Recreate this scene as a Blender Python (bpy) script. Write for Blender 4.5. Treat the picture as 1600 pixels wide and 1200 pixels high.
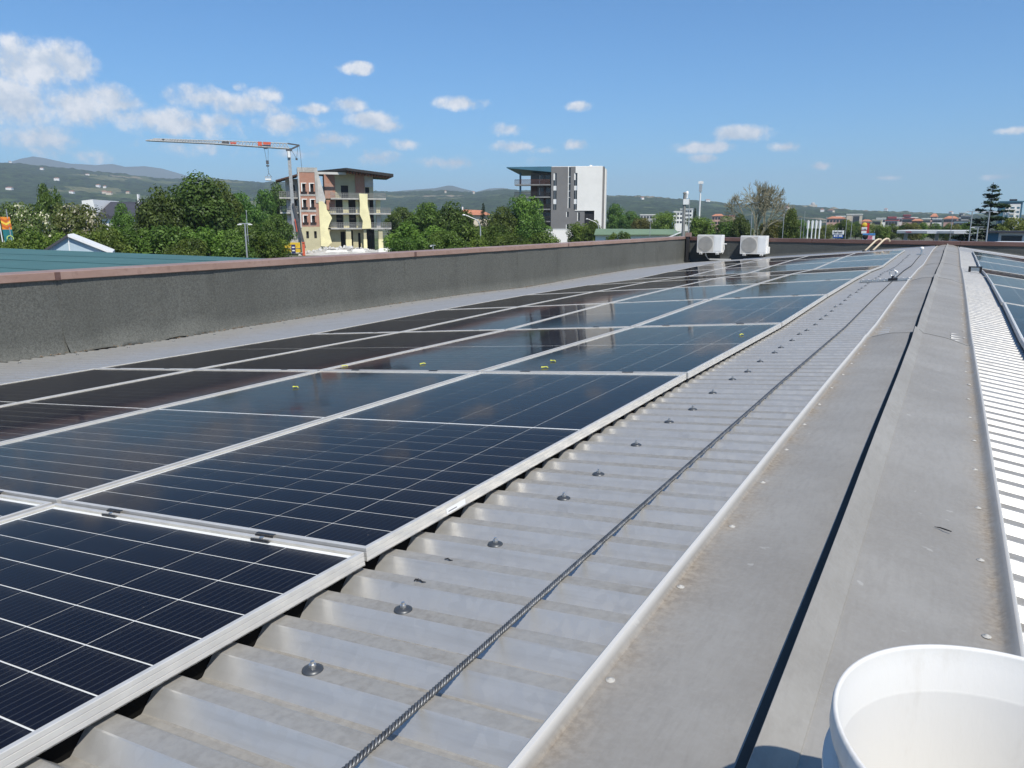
import bpy, bmesh, math, random
from mathutils import Vector, Matrix, noise as mnoise

for o in list(bpy.data.objects):
    bpy.data.objects.remove(o)
SC = bpy.context.scene
COL = SC.collection
R = math.radians

# ------------------------------------------------------------------ camera
CZ = 5.5                      # eye height above the ground outside (m)
F_PX = 1200.0                 # focal length in photograph pixels (1600 wide)
PITCH = math.atan(250 / F_PX)
FE = math.hypot(F_PX, 250)
YAW = math.atan(692 / FE)     # the roof ridge runs along +Y, the lens looks left of it
cam = bpy.data.cameras.new('camera')
cam.sensor_width = 36.0
cam.lens = 36.0 * F_PX / 1600.0
cam.clip_start = 0.05
cam.clip_end = 60000
cam_o = bpy.data.objects.new('camera', cam)
COL.objects.link(cam_o)
cam_o.location = (0, 0, CZ)
cam_o.rotation_euler = (math.pi / 2 - PITCH, 0, YAW)
SC.camera = cam_o

# ------------------------------------------------------------------ light
SUN = Vector((1.0, -0.65, 1.66)).normalized()     # towards the sun
EL = math.asin(SUN.z)
AZ = math.atan2(SUN.x, SUN.y)                      # clockwise from +Y
sun = bpy.data.lights.new('sun', 'SUN')
sun.energy = 4.7
sun.angle = R(0.53)
sun.color = (1.0, 0.94, 0.84)
sun_o = bpy.data.objects.new('sun', sun)
COL.objects.link(sun_o)
sun_o.rotation_euler = (-SUN).to_track_quat('-Z', 'Y').to_euler()
sun_o.location = (30, -10, 60)

W = bpy.data.worlds.new('World')
SC.world = W
W.use_nodes = True
SC.view_settings.view_transform = 'Standard'
SC.view_settings.look = 'None'
SC.view_settings.exposure = 0.22
SC.view_settings.gamma = 1.0
SC.view_settings.use_curve_mapping = False
SC.cycles.use_denoising = True
SC.cycles.max_bounces = 6
SC.cycles.diffuse_bounces = 3
SC.cycles.glossy_bounces = 3
SC.cycles.transparent_max_bounces = 8
SC.cycles.volume_bounces = 0


def az_el(px, py):
    """direction of a photograph point as (azimuth clockwise from +Y, elevation)"""
    x = (px - 800) / F_PX
    y = -(py - 600) / F_PX
    fw = Vector((-math.sin(YAW) * math.cos(PITCH), math.cos(YAW) * math.cos(PITCH), -math.sin(PITCH)))
    rt = Vector((math.cos(YAW), math.sin(YAW), 0))
    up = rt.cross(fw)
    d = (fw + rt * x + up * y).normalized()
    return math.atan2(d.x, d.y), math.asin(d.z)


def build_world():
    nt = W.node_tree
    nt.nodes.clear()
    N = nt.nodes.new
    L = nt.links.new

    def math_(op, a, b=None, c=None, clamp=False):
        n = N('ShaderNodeMath'); n.operation = op; n.use_clamp = clamp
        for i, v in enumerate((a, b, c)):
            if v is None:
                continue
            if isinstance(v, (int, float)):
                n.inputs[i].default_value = v
            else:
                L(v, n.inputs[i])
        return n.outputs[0]
    out = N('ShaderNodeOutputWorld')
    bg = N('ShaderNodeBackground')
    sky = N('ShaderNodeTexSky')
    sky.sky_type = 'NISHITA'
    sky.sun_disc = False
    sky.sun_elevation = EL
    sky.sun_rotation = AZ
    sky.altitude = 100
    sky.air_density = 1.0
    sky.dust_density = 0.25
    sky.ozone_density = 3.6
    tc = N('ShaderNodeTexCoord')
    sep = N('ShaderNodeSeparateXYZ')
    L(tc.outputs['Generated'], sep.inputs[0])
    az = math_('ARCTAN2', sep.outputs[0], sep.outputs[1])
    el = math_('ARCSINE', sep.outputs[2])
    # clouds live in azimuth/elevation, edges broken up by noise on the direction
    n1 = N('ShaderNodeTexNoise'); n1.inputs['Scale'].default_value = 30; n1.inputs['Detail'].default_value = 8
    n1.inputs['Roughness'].default_value = 0.62
    L(tc.outputs['Generated'], n1.inputs['Vector'])
    n2 = N('ShaderNodeTexNoise'); n2.inputs['Scale'].default_value = 30; n2.inputs['Detail'].default_value = 5
    n2.inputs['Roughness'].default_value = 0.55
    off = N('ShaderNodeVectorMath'); off.operation = 'ADD'
    off.inputs[1].default_value = SUN * 0.012
    L(tc.outputs['Generated'], off.inputs[0])
    L(off.outputs[0], n2.inputs['Vector'])
    n3 = N('ShaderNodeTexNoise'); n3.inputs['Scale'].default_value = 7; n3.inputs['Detail'].default_value = 4
    L(tc.outputs['Generated'], n3.inputs['Vector'])
    ae = N('ShaderNodeCombineXYZ')
    L(az, ae.inputs[0]); L(el, ae.inputs[1])
    clouds = [  # centre px, half width, half height, strength
        (55, 105, 105, 62, 1.15), (105, 100, 60, 50, 1.05), (10, 160, 130, 70, 1.1), (110, 165, 95, 52, 1.0), (40, 215, 190, 50, .72), (170, 150, 70, 30, .8),
        (230, 185, 150, 36, .86), (190, 165, 80, 30, .82), (330, 155, 110, 30, .84), (290, 195, 150, 34, .78), (390, 165, 90, 34, .84), (420, 150, 45, 22, .84), (370, 135, 22, 14, .8),
        (440, 192, 90, 26, .80), (487, 170, 52, 15, .95), (545, 165, 42, 20, 1.0), (580, 186, 60, 20, 1.0), (608, 197, 48, 14, .9), (540, 160, 26, 12, .9),
        (515, 220, 76, 22, .72), (585, 246, 52, 20, .7), (636, 225, 36, 13, .72), (350, 190, 48, 20, .85), (470, 240, 60, 14, .55), (300, 230, 160, 22, .5), (100, 240, 200, 26, .5),
        (557, 107, 40, 15, .95), (722, 161, 54, 17, 1.0), (797, 202, 48, 17, .98), (806, 229, 50, 16, .92), (850, 236, 44, 12, .75),
        (903, 166, 32, 13, .95), (898, 227, 36, 15, .88), (712, 254, 76, 17, .88), (845, 250, 46, 13, .65),
        (1160, 209, 72, 19, 1.0), (1105, 230, 80, 14, .92), (1098, 247, 28, 11, .75), (1228, 230, 46, 14, .95), (1284, 260, 34, 10, .82),
        (1585, 204, 44, 9, .8), (1560, 277, 40, 8, .66), (1388, 278, 32, 7, .55),
        (-150, 150, 150, 60, .95), (-330, 200, 170, 50, .9), (1720, 240, 60, 14, .8), (1900, 200, 90, 18, .8)]
    acc = None
    for (px, py, hw, hh, s) in clouds:
        a, e = az_el(px, py)
        a2, _ = az_el(px + hw, py)
        _, e2 = az_el(px, py - hh)
        wa, we = abs(a2 - a), abs(e2 - e)
        ma = N('ShaderNodeVectorMath'); ma.operation = 'MULTIPLY_ADD'
        L(ae.outputs[0], ma.inputs[0])
        ma.inputs[1].default_value = (1 / wa, 1 / we, 0)
        ma.inputs[2].default_value = (-a / wa, -e / we, 0)
        ln = N('ShaderNodeVectorMath'); ln.operation = 'LENGTH'
        L(ma.outputs[0], ln.inputs[0])
        m = math_('MULTIPLY_ADD', ln.outputs['Value'], -s, s)
        acc = m if acc is None else math_('MAXIMUM', acc, m)
    # the same fair-weather cumulus goes on around the rest of the horizon
    band = math_('SUBTRACT', 1.0, math_('MULTIPLY', math_('ABSOLUTE', math_('SUBTRACT', el, 0.14)), 7.0))
    back = math_('LESS_THAN', sep.outputs[1], 0.0)
    wide = math_('MULTIPLY', math_('MULTIPLY', math_('SUBTRACT', n3.outputs[0], 0.47), 2.2), math_('MAXIMUM', band, 0.0))
    acc = math_('MAXIMUM', acc, math_('MULTIPLY', wide, back))
    dens = math_('ADD', acc, math_('MULTIPLY', math_('SUBTRACT', n1.outputs[0], 0.5), 1.9))
    ms = N('ShaderNodeMapRange'); ms.interpolation_type = 'SMOOTHSTEP'
    ms.inputs['From Min'].default_value = 0.17
    ms.inputs['From Max'].default_value = 0.78
    L(dens, ms.inputs['Value'])
    msk = N('ShaderNodeMapRange'); msk.interpolation_type = 'SMOOTHSTEP'
    msk.inputs['From Min'].default_value = 0.0
    msk.inputs['From Max'].default_value = 0.22
    L(acc, msk.inputs['Value'])
    cover = math_('MULTIPLY', math_('MULTIPLY', ms.outputs[0], msk.outputs[0]), 0.93)
    lit = N('ShaderNodeMapRange')
    lit.inputs['From Min'].default_value = -0.10
    lit.inputs['From Max'].default_value = 0.12
    L(math_('SUBTRACT', n1.outputs[0], n2.outputs[0]), lit.inputs['Value'])
    cc = N('ShaderNodeMix'); cc.data_type = 'RGBA'
    cc.inputs['A'].default_value = (6.0, 6.6, 7.4, 1)
    cc.inputs['B'].default_value = (9.3, 9.2, 9.2, 1)
    L(lit.outputs[0], cc.inputs['Factor'])
    hs = N('ShaderNodeVectorMath'); hs.operation = 'MULTIPLY'     # camera white balance on a clean blue sky
    hs.inputs[1].default_value = (0.49, 0.91, 1.22)
    L(sky.outputs[0], hs.inputs[0])
    mix = N('ShaderNodeMix'); mix.data_type = 'RGBA'
    L(cover, mix.inputs['Factor'])
    L(hs.outputs[0], mix.inputs['A'])
    L(cc.outputs['Result'], mix.inputs['B'])
    L(mix.outputs['Result'], bg.inputs['Color'])
    bg.inputs['Strength'].default_value = 0.098
    L(bg.outputs[0], out.inputs['Surface'])


build_world()
W.cycles.sampling_method = 'MANUAL'
W.cycles.sample_map_resolution = 512


# ------------------------------------------------------------------ helpers
def tag(o, label=None, cat=None, group=None, kind=None):
    if label: o['label'] = label
    if cat: o['category'] = cat
    if group: o['group'] = group
    if kind: o['kind'] = kind
    return o


def empty(name, loc=(0, 0, 0), rz=0.0, parent=None):
    o = bpy.data.objects.new(name, None)
    COL.objects.link(o)
    o.location = loc
    o.rotation_euler = (0, 0, rz)
    o.empty_display_size = 0.1
    if parent: o.parent = parent
    return o


def link(name, me, parent=None, loc=None):
    o = bpy.data.objects.new(name, me)
    COL.objects.link(o)
    if parent: o.parent = parent
    if loc: o.location = loc
    return o


def copy_tree(o, parent=None):
    c = o.copy()
    COL.objects.link(c)
    c.parent = parent
    for ch in o.children:
        copy_tree(ch, c)
    return c


class MB:
    def __init__(s):
        s.v = []; s.f = []; s.sm = []

    def add(s, vs, fs, smooth=False):
        b = len(s.v)
        s.v += [tuple(p) for p in vs]
        s.f += [tuple(i + b for i in f) for f in fs]
        s.sm += [smooth] * len(fs)
        return s

    def box(s, x0, x1, y0, y1, z0, z1, M=None):
        vs = [(x0, y0, z0), (x1, y0, z0), (x1, y1, z0), (x0, y1, z0), (x0, y0, z1), (x1, y0, z1), (x1, y1, z1), (x0, y1, z1)]
        if M is not None: vs = [M @ Vector(p) for p in vs]
        return s.add(vs, [(3, 2, 1, 0), (4, 5, 6, 7), (0, 1, 5, 4), (1, 2, 6, 5), (2, 3, 7, 6), (3, 0, 4, 7)])

    def bar(s, p, q, w, h=None, up=(0, 0, 1)):
        """square bar from p to q"""
        h = h or w
        p, q = Vector(p), Vector(q)
        d = (q - p).normalized()
        a = d.cross(Vector(up))
        if a.length < 1e-4: a = d.cross(Vector((1, 0, 0)))
        a.normalize(); b = a.cross(d)
        vs = []
        for c in (p, q):
            for i, j in ((-1, -1), (1, -1), (1, 1), (-1, 1)):
                vs.append(c + a * (i * w / 2) + b * (j * h / 2))
        return s.add(vs, [(0, 1, 2, 3), (7, 6, 5, 4), (0, 4, 5, 1), (1, 5, 6, 2), (2, 6, 7, 3), (3, 7, 4, 0)])

    def tube(s, pts, r, n=8, caps=True, smooth=True):
        pts = [Vector(p) for p in pts]
        rs = r if isinstance(r, (list, tuple)) else [r] * len(pts)
        vs = []; fs = []
        a = None
        for i, p in enumerate(pts):
            d = (pts[min(i + 1, len(pts) - 1)] - pts[max(i - 1, 0)])
            if d.length < 1e-9: d = Vector((0, 0, 1))
            d.normalize()
            if a is None:
                a = d.cross(Vector((0, 0, 1)))
                if a.length < 0.05: a = d.cross(Vector((1, 0, 0)))
            a = (a - d * a.dot(d)).normalized()
            b = d.cross(a)
            for k in range(n):
                t = 2 * math.pi * k / n
                vs.append(p + (a * math.cos(t) + b * math.sin(t)) * rs[i])
        for i in range(len(pts) - 1):
            for k in range(n):
                k2 = (k + 1) % n
                fs.append((i * n + k, i * n + k2, (i + 1) * n + k2, (i + 1) * n + k))
        s.add(vs, fs, smooth)
        if caps:
            s.add(vs[:n], [tuple(range(n - 1, -1, -1))])
            s.add(vs[-n:], [tuple(range(n))])
        return s

    def lathe(s, prof, n=32, c=(0, 0, 0), axis='Z', smooth=True):
        vs = []; fs = []
        for (r, h) in prof:
            for k in range(n):
                t = 2 * math.pi * k / n
                x, y = r * math.cos(t), r * math.sin(t)
                p = (x, y, h) if axis == 'Z' else (x, h, y)
                vs.append((p[0] + c[0], p[1] + c[1], p[2] + c[2]))
        for i in range(len(prof) - 1):
            for k in range(n):
                k2 = (k + 1) % n
                q = (i * n + k, i * n + k2, (i + 1) * n + k2, (i + 1) * n + k)
                fs.append(q if axis == 'Z' else q[::-1])
        return s.add(vs, fs, smooth)

    def prism(s, poly, y0, y1):
        """polygon in (x, z), extruded from y0 (front) to y1"""
        n = len(poly)
        vs = [(x, y0, z) for x, z in poly] + [(x, y1, z) for x, z in poly]
        fs = [tuple(range(n)), tuple(range(2 * n - 1, n - 1, -1))]
        for i in range(n):
            j = (i + 1) % n
            fs.append((j, i, i + n, j + n))
        return s.add(vs, fs)

    def slab(s, poly, z0, z1):
        """polygon in (x, y), counter-clockwise, extruded in z; z1 may be a list of heights"""
        n = len(poly)
        zt = z1 if isinstance(z1, (list, tuple)) else [z1] * n
        zb = z0 if isinstance(z0, (list, tuple)) else [z0] * n
        vs = [(p[0], p[1], zb[i]) for i, p in enumerate(poly)] + [(p[0], p[1], zt[i]) for i, p in enumerate(poly)]
        fs = [tuple(range(n - 1, -1, -1)), tuple(range(n, 2 * n))]
        for i in range(n):
            j = (i + 1) % n
            fs.append((i, j, j + n, i + n))
        return s.add(vs, fs)

    def holed(s, x0, x1, z0, z1, holes, y0, y1):
        """wall slab in the xz plane between y0 and y1 with rectangular openings"""
        xs = sorted({x0, x1} | {min(max(h[i], x0), x1) for h in holes for i in (0, 1)})
        zs = sorted({z0, z1} | {min(max(h[i], z0), z1) for h in holes for i in (2, 3)})
        nx, nz = len(xs) - 1, len(zs) - 1

        def solid(i, j):
            if i < 0 or j < 0 or i >= nx or j >= nz: return False
            mx, mz = (xs[i] + xs[i + 1]) / 2, (zs[j] + zs[j + 1]) / 2
            return not any(h[0] < mx < h[1] and h[2] < mz < h[3] for h in holes)
        for i in range(nx):
            for j in range(nz):
                if not solid(i, j): continue
                a, b, c, d = xs[i], xs[i + 1], zs[j], zs[j + 1]
                s.add([(a, y0, c), (b, y0, c), (b, y0, d), (a, y0, d)], [(0, 1, 2, 3)])
                s.add([(a, y1, c), (b, y1, c), (b, y1, d), (a, y1, d)], [(3, 2, 1, 0)])
                if not solid(i - 1, j): s.add([(a, y0, c), (a, y1, c), (a, y1, d), (a, y0, d)], [(3, 2, 1, 0)])
                if not solid(i + 1, j): s.add([(b, y0, c), (b, y1, c), (b, y1, d), (b, y0, d)], [(0, 1, 2, 3)])
                if not solid(i, j - 1): s.add([(a, y0, c), (b, y0, c), (b, y1, c), (a, y1, c)], [(3, 2, 1, 0)])
                if not solid(i, j + 1): s.add([(a, y0, d), (b, y0, d), (b, y1, d), (a, y1, d)], [(0, 1, 2, 3)])
        return s

    def mesh(s, name, mat):
        me = bpy.data.meshes.new(name)
        me.from_pydata(s.v, [], s.f)
        me.polygons.foreach_set('use_smooth', s.sm)
        for m in (mat if isinstance(mat, (list, tuple)) else [mat]):
            me.materials.append(m)
        me.update()
        return me

    def build(s, name, mat, parent=None, loc=None):
        return link(name, s.mesh(name, mat), parent, loc)


# ------------------------------------------------------------------ materials
class NT:
    def __init__(s, name):
        s.m = bpy.data.materials.new(name)
        s.m.use_nodes = True
        s.t = s.m.node_tree
        s.t.nodes.clear()
        s.out = s.n('OutputMaterial')

    def n(s, typ, **kw):
        nd = s.t.nodes.new('ShaderNode' + typ)
        for k, v in kw.items():
            if hasattr(nd, k): setattr(nd, k, v)
            else: nd.inputs[k.replace('_', ' ')].default_value = v
        return nd

    def l(s, a, b):
        s.t.links.new(a, b)

    def val(s, nd, key, v):
        if isinstance(v, bpy.types.NodeSocket): s.l(v, nd.inputs[key])
        else: nd.inputs[key].default_value = v

    def math(s, op, a, b=None, c=None, clamp=False):
        nd = s.n('Math', operation=op, use_clamp=clamp)
        for i, v in enumerate((a, b, c)):
            if v is not None: s.val(nd, i, v)
        return nd.outputs[0]

    def pos(s, scale=(1, 1, 1), space='Object'):
        tc = s.n('TexCoord')
        mp = s.n('Mapping')
        mp.inputs['Scale'].default_value = scale
        if space == 'World':
            g = s.n('NewGeometry')
            s.l(g.outputs['Position'], mp.inputs[0])
        else:
            s.l(tc.outputs[space], mp.inputs[0])
        return mp.outputs[0]

    def noise(s, vec, scale, detail=4, rough=0.55, dist=0.0):
        nd = s.n('TexNoise')
        s.l(vec, nd.inputs['Vector'])
        nd.inputs['Scale'].default_value = scale
        nd.inputs['Detail'].default_value = detail
        nd.inputs['Roughness'].default_value = rough
        nd.inputs['Distortion'].default_value = dist
        return nd.outputs[0]

    def ramp(s, fac, lo, hi, smooth=True):
        nd = s.n('MapRange')
        if smooth: nd.interpolation_type = 'SMOOTHSTEP'
        s.l(fac, nd.inputs['Value'])
        nd.inputs['From Min'].default_value = lo
        nd.inputs['From Max'].default_value = hi
        return nd.outputs[0]

    def mix(s, fac, a, b):
        nd = s.n('Mix', data_type='RGBA')
        s.val(nd, 'Factor', fac)
        for k, v in (('A', a), ('B', b)):
            if isinstance(v, tuple) and len(v) == 3: v = v + (1,)
            s.val(nd, k, v)
        return nd.outputs['Result']

    def bsdf(s, color, rough=0.6, metal=0.0, spec=0.5, bump=None, bstr=0.3, bdist=0.01, **kw):
        b = s.n('BsdfPrincipled')
        if isinstance(color, tuple) and len(color) == 3: color = color + (1,)
        s.val(b, 'Base Color', color)
        s.val(b, 'Roughness', rough)
        s.val(b, 'Metallic', metal)
        s.val(b, 'Specular IOR Level', spec)
        for k, v in kw.items(): s.val(b, k.replace('_', ' '), v)
        if bump is not None:
            bp = s.n('Bump')
            bp.inputs['Strength'].default_value = bstr
            bp.inputs['Distance'].default_value = bdist
            s.l(bump, bp.inputs['Height'])
            s.l(bp.outputs[0], b.inputs['Normal'])
        s.l(b.outputs[0], s.out.inputs['Surface'])
        return s.m


def plain(name, c, rough=0.6, metal=0.0, var=0.15, scale=3.0, bump=0.0, spec=0.4, c2=None):
    """a paint/plaster/metal with broad tonal variation and fine relief"""
    t = NT(name)
    p = t.pos()
    n = t.noise(p, scale, 6, 0.6)
    lo = tuple(v * (1 - var) for v in c)
    hi = tuple(min(1, v * (1 + var)) for v in c) if c2 is None else c2
    f = t.ramp(n, 0.3, 0.7)
    nb = t.noise(p, scale * 12, 3)
    return t.bsdf(t.mix(f, lo, hi), t.math('MULTIPLY_ADD', n, 0.2, rough - 0.1), metal, spec,
                  bump=nb if bump else None, bstr=bump, bdist=0.01)


def m_roof_metal():
    t = NT('galvanised_sheet')
    p = t.pos(space='World')
    at = t.n('Attribute', attribute_name='dust')
    big = t.noise(p, 2.2, 6, 0.6)
    fine = t.noise(p, 60, 5, 0.65)
    sp = t.n('TexVoronoi', feature='F1')
    t.l(p, sp.inputs['Vector']); sp.inputs['Scale'].default_value = 55
    spangle = t.n('SeparateColor')
    t.l(sp.outputs['Color'], spangle.inputs[0])
    st = t.noise(t.pos((1.2, 30, 1), 'World'), 3, 5, 0.6)
    clean = t.mix(t.math('MULTIPLY', spangle.outputs[0], 0.5), (0.475, 0.47, 0.45), (0.535, 0.53, 0.51))
    clean = t.mix(t.math('MULTIPLY', t.ramp(st, 0.45, 0.75), 0.6), clean, (0.40, 0.39, 0.365))
    smudge = t.noise(p, 11, 2, 0.4)
    clean = t.mix(t.math('MULTIPLY', t.ramp(smudge, 0.70, 0.74), 0.35), clean, (0.33, 0.33, 0.32))
    dustc = t.mix(t.ramp(fine, 0.3, 0.7), (0.20, 0.185, 0.160), (0.29, 0.275, 0.245))
    d = t.math('MULTIPLY', at.outputs['Fac'], t.math('MULTIPLY_ADD', t.ramp(big, 0.3, 0.7), 0.45, 0.55))
    d = t.math('ADD', d, t.math('MULTIPLY', t.ramp(fine, 0.52, 0.75), 0.10), clamp=True)
    col = t.mix(d, clean, dustc)
    rough = t.math('ADD', t.math('MULTIPLY_ADD', d, 0.30, 0.36), t.math('MULTIPLY', t.math('SUBTRACT', spangle.outputs[1], 0.5), 0.10))
    metal = t.math('MULTIPLY_ADD', d, -0.40, 0.52)
    return t.bsdf(col, rough, metal, 0.4, bump=t.noise(p, 7, 3), bstr=0.05, bdist=0.01)


def m_cap_metal():
    t = NT('weathered_capping')
    p = t.pos(space='World')
    big = t.noise(p, 2.6, 6, 0.62)
    br = t.noise(t.pos((26, 5, 8), 'World'), 2.4, 5, 0.65, 0.4)
    fine = t.noise(p, 90, 4, 0.6)
    spots = t.noise(p, 21, 3, 0.5)
    col = t.mix(t.ramp(big, 0.32, 0.7), (0.285, 0.266, 0.235), (0.345, 0.327, 0.294))
    col = t.mix(t.math('MULTIPLY', t.ramp(br, 0.4, 0.7), 0.32), col, (0.225, 0.217, 0.20))
    col = t.mix(t.math('MULTIPLY', t.ramp(fine, 0.35, 0.75), 0.10), col, (0.47, 0.46, 0.44))
    col = t.mix(t.math('MULTIPLY', t.ramp(spots, 0.715, 0.75), 0.35), col, (0.58, 0.57, 0.53))
    at = t.n('Attribute', attribute_name='dirt_gleam')
    d1 = t.math('MULTIPLY', at.outputs['Fac'], t.math('MULTIPLY_ADD', t.ramp(t.noise(p, 7, 5, 0.7), 0.30, 0.66), 0.7, 0.25), clamp=True)
    dirt_gleam = t.mix(t.ramp(fine, 0.3, 0.7), (0.20, 0.165, 0.125), (0.33, 0.285, 0.225))
    col = t.mix(d1, col, dirt_gleam)
    rough = t.math('MULTIPLY_ADD', d1, 0.2, t.math('MULTIPLY_ADD', br, 0.25, 0.48))
    metal = t.math('MULTIPLY_ADD', d1, -0.2, 0.25)
    col = t.mix(t.math('MULTIPLY', at.outputs['Fac'], -1.0, clamp=True), col, (0.60, 0.585, 0.55))  # lip edges lightened in the colour, standing for sun on the upturned fold
    scr = t.noise(t.pos((8, 60, 20), 'World'), 3.0, 4, 0.7, 1.5)
    col = t.mix(t.math('MULTIPLY', t.ramp(scr, 0.62, 0.72), 0.22), col, (0.52, 0.50, 0.47))
    return t.bsdf(col, rough, metal, 0.4, bump=t.noise(p, 5, 4), bstr=0.25, bdist=0.01)


def m_aluminium(name='panel_frame_aluminium', c=(0.60, 0.585, 0.55), rough=0.45, metal=0.25):
    t = NT(name)
    p = t.pos((3, 3, 60))
    n = t.noise(p, 4, 5, 0.6)
    n2 = t.noise(t.pos(), 14, 4, 0.6)
    col = t.mix(t.ramp(n2, 0.35, 0.7), tuple(v * 0.88 for v in c), c)
    return t.bsdf(col, t.math('MULTIPLY_ADD', n, 0.16, rough - 0.08), metal, 0.5)


def m_cell(name, lines=True):
    t = NT(name)
    p = t.pos()
    sx = t.n('SeparateXYZ')
    t.l(p, sx.inputs[0])
    rnd = t.n('ObjectInfo')
    base = t.mix(t.noise(p, 6, 3), (0.0022, 0.0042, 0.014), (0.0032, 0.0062, 0.019))
    if lines:
        fr = t.math('ABSOLUTE', t.math('SUBTRACT', t.math('FRACT', t.math('MULTIPLY_ADD', sx.outputs[0], 1 / 0.0182, 0.5)), 0.5))
        bus = t.math('LESS_THAN', fr, 0.04)
        base = t.mix(t.math('MULTIPLY', bus, 0.32), base, (0.16, 0.18, 0.21))
    return t.bsdf(base, 0.42, 0.0, 0.25)


def m_pane():
    """tempered cover glass: clear, mirror-like at grazing view"""
    t = NT('cover_glass')
    tr = t.n('BsdfTransparent')
    tr.inputs[0].default_value = (0.96, 0.97, 0.97, 1)
    gl = t.n('BsdfAnisotropic') if False else t.n('BsdfGlossy')
    p = t.pos(space='World')
    n = t.noise(p, 1.3, 3)
    t.val(gl, 'Roughness', t.math('MULTIPLY_ADD', n, 0.05, 0.035))
    gl.inputs['Color'].default_value = (0.90, 0.86, 0.82, 1)
    bp = t.n('Bump')
    bp.inputs['Strength'].default_value = 0.05
    bp.inputs['Distance'].default_value = 0.01
    t.l(t.noise(p, 2.0, 2), bp.inputs['Height'])
    t.l(bp.outputs[0], gl.inputs['Normal'])
    fr = t.n('Fresnel')
    fr.inputs['IOR'].default_value = 1.29
    dust = t.n('BsdfDiffuse')
    dust.inputs[0].default_value = (0.36, 0.33, 0.29, 1)
    m0 = t.n('MixShader')
    dn = t.math('MULTIPLY_ADD', t.ramp(t.noise(p, 3.0, 6, 0.65), 0.35, 0.8), 0.010, 0.009)
    specks = t.n('TexVoronoi', feature='F1')
    t.l(p, specks.inputs['Vector']); specks.inputs['Scale'].default_value = 16
    sk = t.math('MULTIPLY', t.math('LESS_THAN', specks.outputs['Distance'], 0.035), 0.35)
    t.l(t.math('ADD', dn, sk), m0.inputs[0])
    t.l(tr.outputs[0], m0.inputs[1]); t.l(dust.outputs[0], m0.inputs[2])
    m1 = t.n('MixShader')
    t.l(t.math('POWER', fr.outputs[0], 1.6), m1.inputs[0])       # anti-reflective coating
    t.l(m0.outputs[0], m1.inputs[1]); t.l(gl.outputs[0], m1.inputs[2])
    t.l(m1.outputs[0], t.out.inputs['Surface'])
    return t.m


def m_felt(name, c1, c2):
    t = NT(name)
    p = t.pos(space='World')
    fine = t.noise(p, 150, 2, 0.5)
    mid = t.noise(p, 42, 4, 0.65)
    big = t.noise(t.pos((1, 1, 0.5), 'World'), 1.4, 5, 0.6)
    f = t.math('ADD', t.math('MULTIPLY', t.ramp(fine, 0.35, 0.65), 0.55), t.math('MULTIPLY', t.ramp(mid, 0.35, 0.65), 0.45))
    col = t.mix(f, c1, c2)
    col = t.mix(t.math('MULTIPLY', t.ramp(big, 0.42, 0.72), 0.30), col, tuple(v * 0.8 for v in c1))
    col = t.mix(t.math('MULTIPLY', t.ramp(t.noise(t.pos((1, 1.2, 0.16), 'World'), 5, 4), 0.55, 0.75), 0.25), col, tuple(min(1, v * 1.15) for v in c2))
    return t.bsdf(col, 0.92, 0, 0.2, bump=fine, bstr=0.6, bdist=0.006)


def m_copper(name, c1, c2, c3):
    t = NT(name)
    p = t.pos(space='World')
    big = t.noise(t.pos((1.5, 1.5, 4), 'World'), 0.8, 6, 0.65)
    fine = t.noise(p, 14, 5, 0.6)
    col = t.mix(t.ramp(big, 0.35, 0.68), c1, c2)
    col = t.mix(t.math('MULTIPLY', t.ramp(fine, 0.5, 0.75), 0.5), col, c3)
    return t.bsdf(col, 0.5, 0.25, 0.4, bump=fine, bstr=0.1)


def m_leaf(name, dark, light, flower=None, fl=0.0):
    t = NT(name)
    at = t.n('Attribute', attribute_name='tone')
    oi = t.n('ObjectInfo')
    col = t.mix(at.outputs['Fac'], dark, light)
    if flower:
        col = t.mix(t.math('GREATER_THAN', at.outputs['Fac'], 1 - fl), col, flower)
    hs = t.n('HueSaturation')
    t.val(hs, 'Hue', t.math('MULTIPLY_ADD', oi.outputs['Random'], 0.05, 0.475))
    t.val(hs, 'Value', t.math('MULTIPLY_ADD', oi.outputs['Random'], 0.45, 0.88))
    t.val(hs, 'Saturation', 1.0)
    t.l(col, hs.inputs['Color'])
    d = t.n('BsdfDiffuse'); t.l(hs.outputs[0], d.inputs[0])
    tl = t.n('BsdfTranslucent'); t.l(hs.outputs[0], tl.inputs[0])
    g = t.n('BsdfGlossy'); g.inputs['Roughness'].default_value = 0.5
    g.inputs['Color'].default_value = (0.5, 0.55, 0.5, 1)
    m = t.n('MixShader'); m.inputs[0].default_value = 0.38
    t.l(d.outputs[0], m.inputs[1]); t.l(tl.outputs[0], m.inputs[2])
    m2 = t.n('MixShader'); m2.inputs[0].default_value = 0.035
    t.l(m.outputs[0], m2.inputs[1]); t.l(g.outputs[0], m2.inputs[2])
    t.l(m2.outputs[0], t.out.inputs['Surface'])
    return t.m


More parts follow.
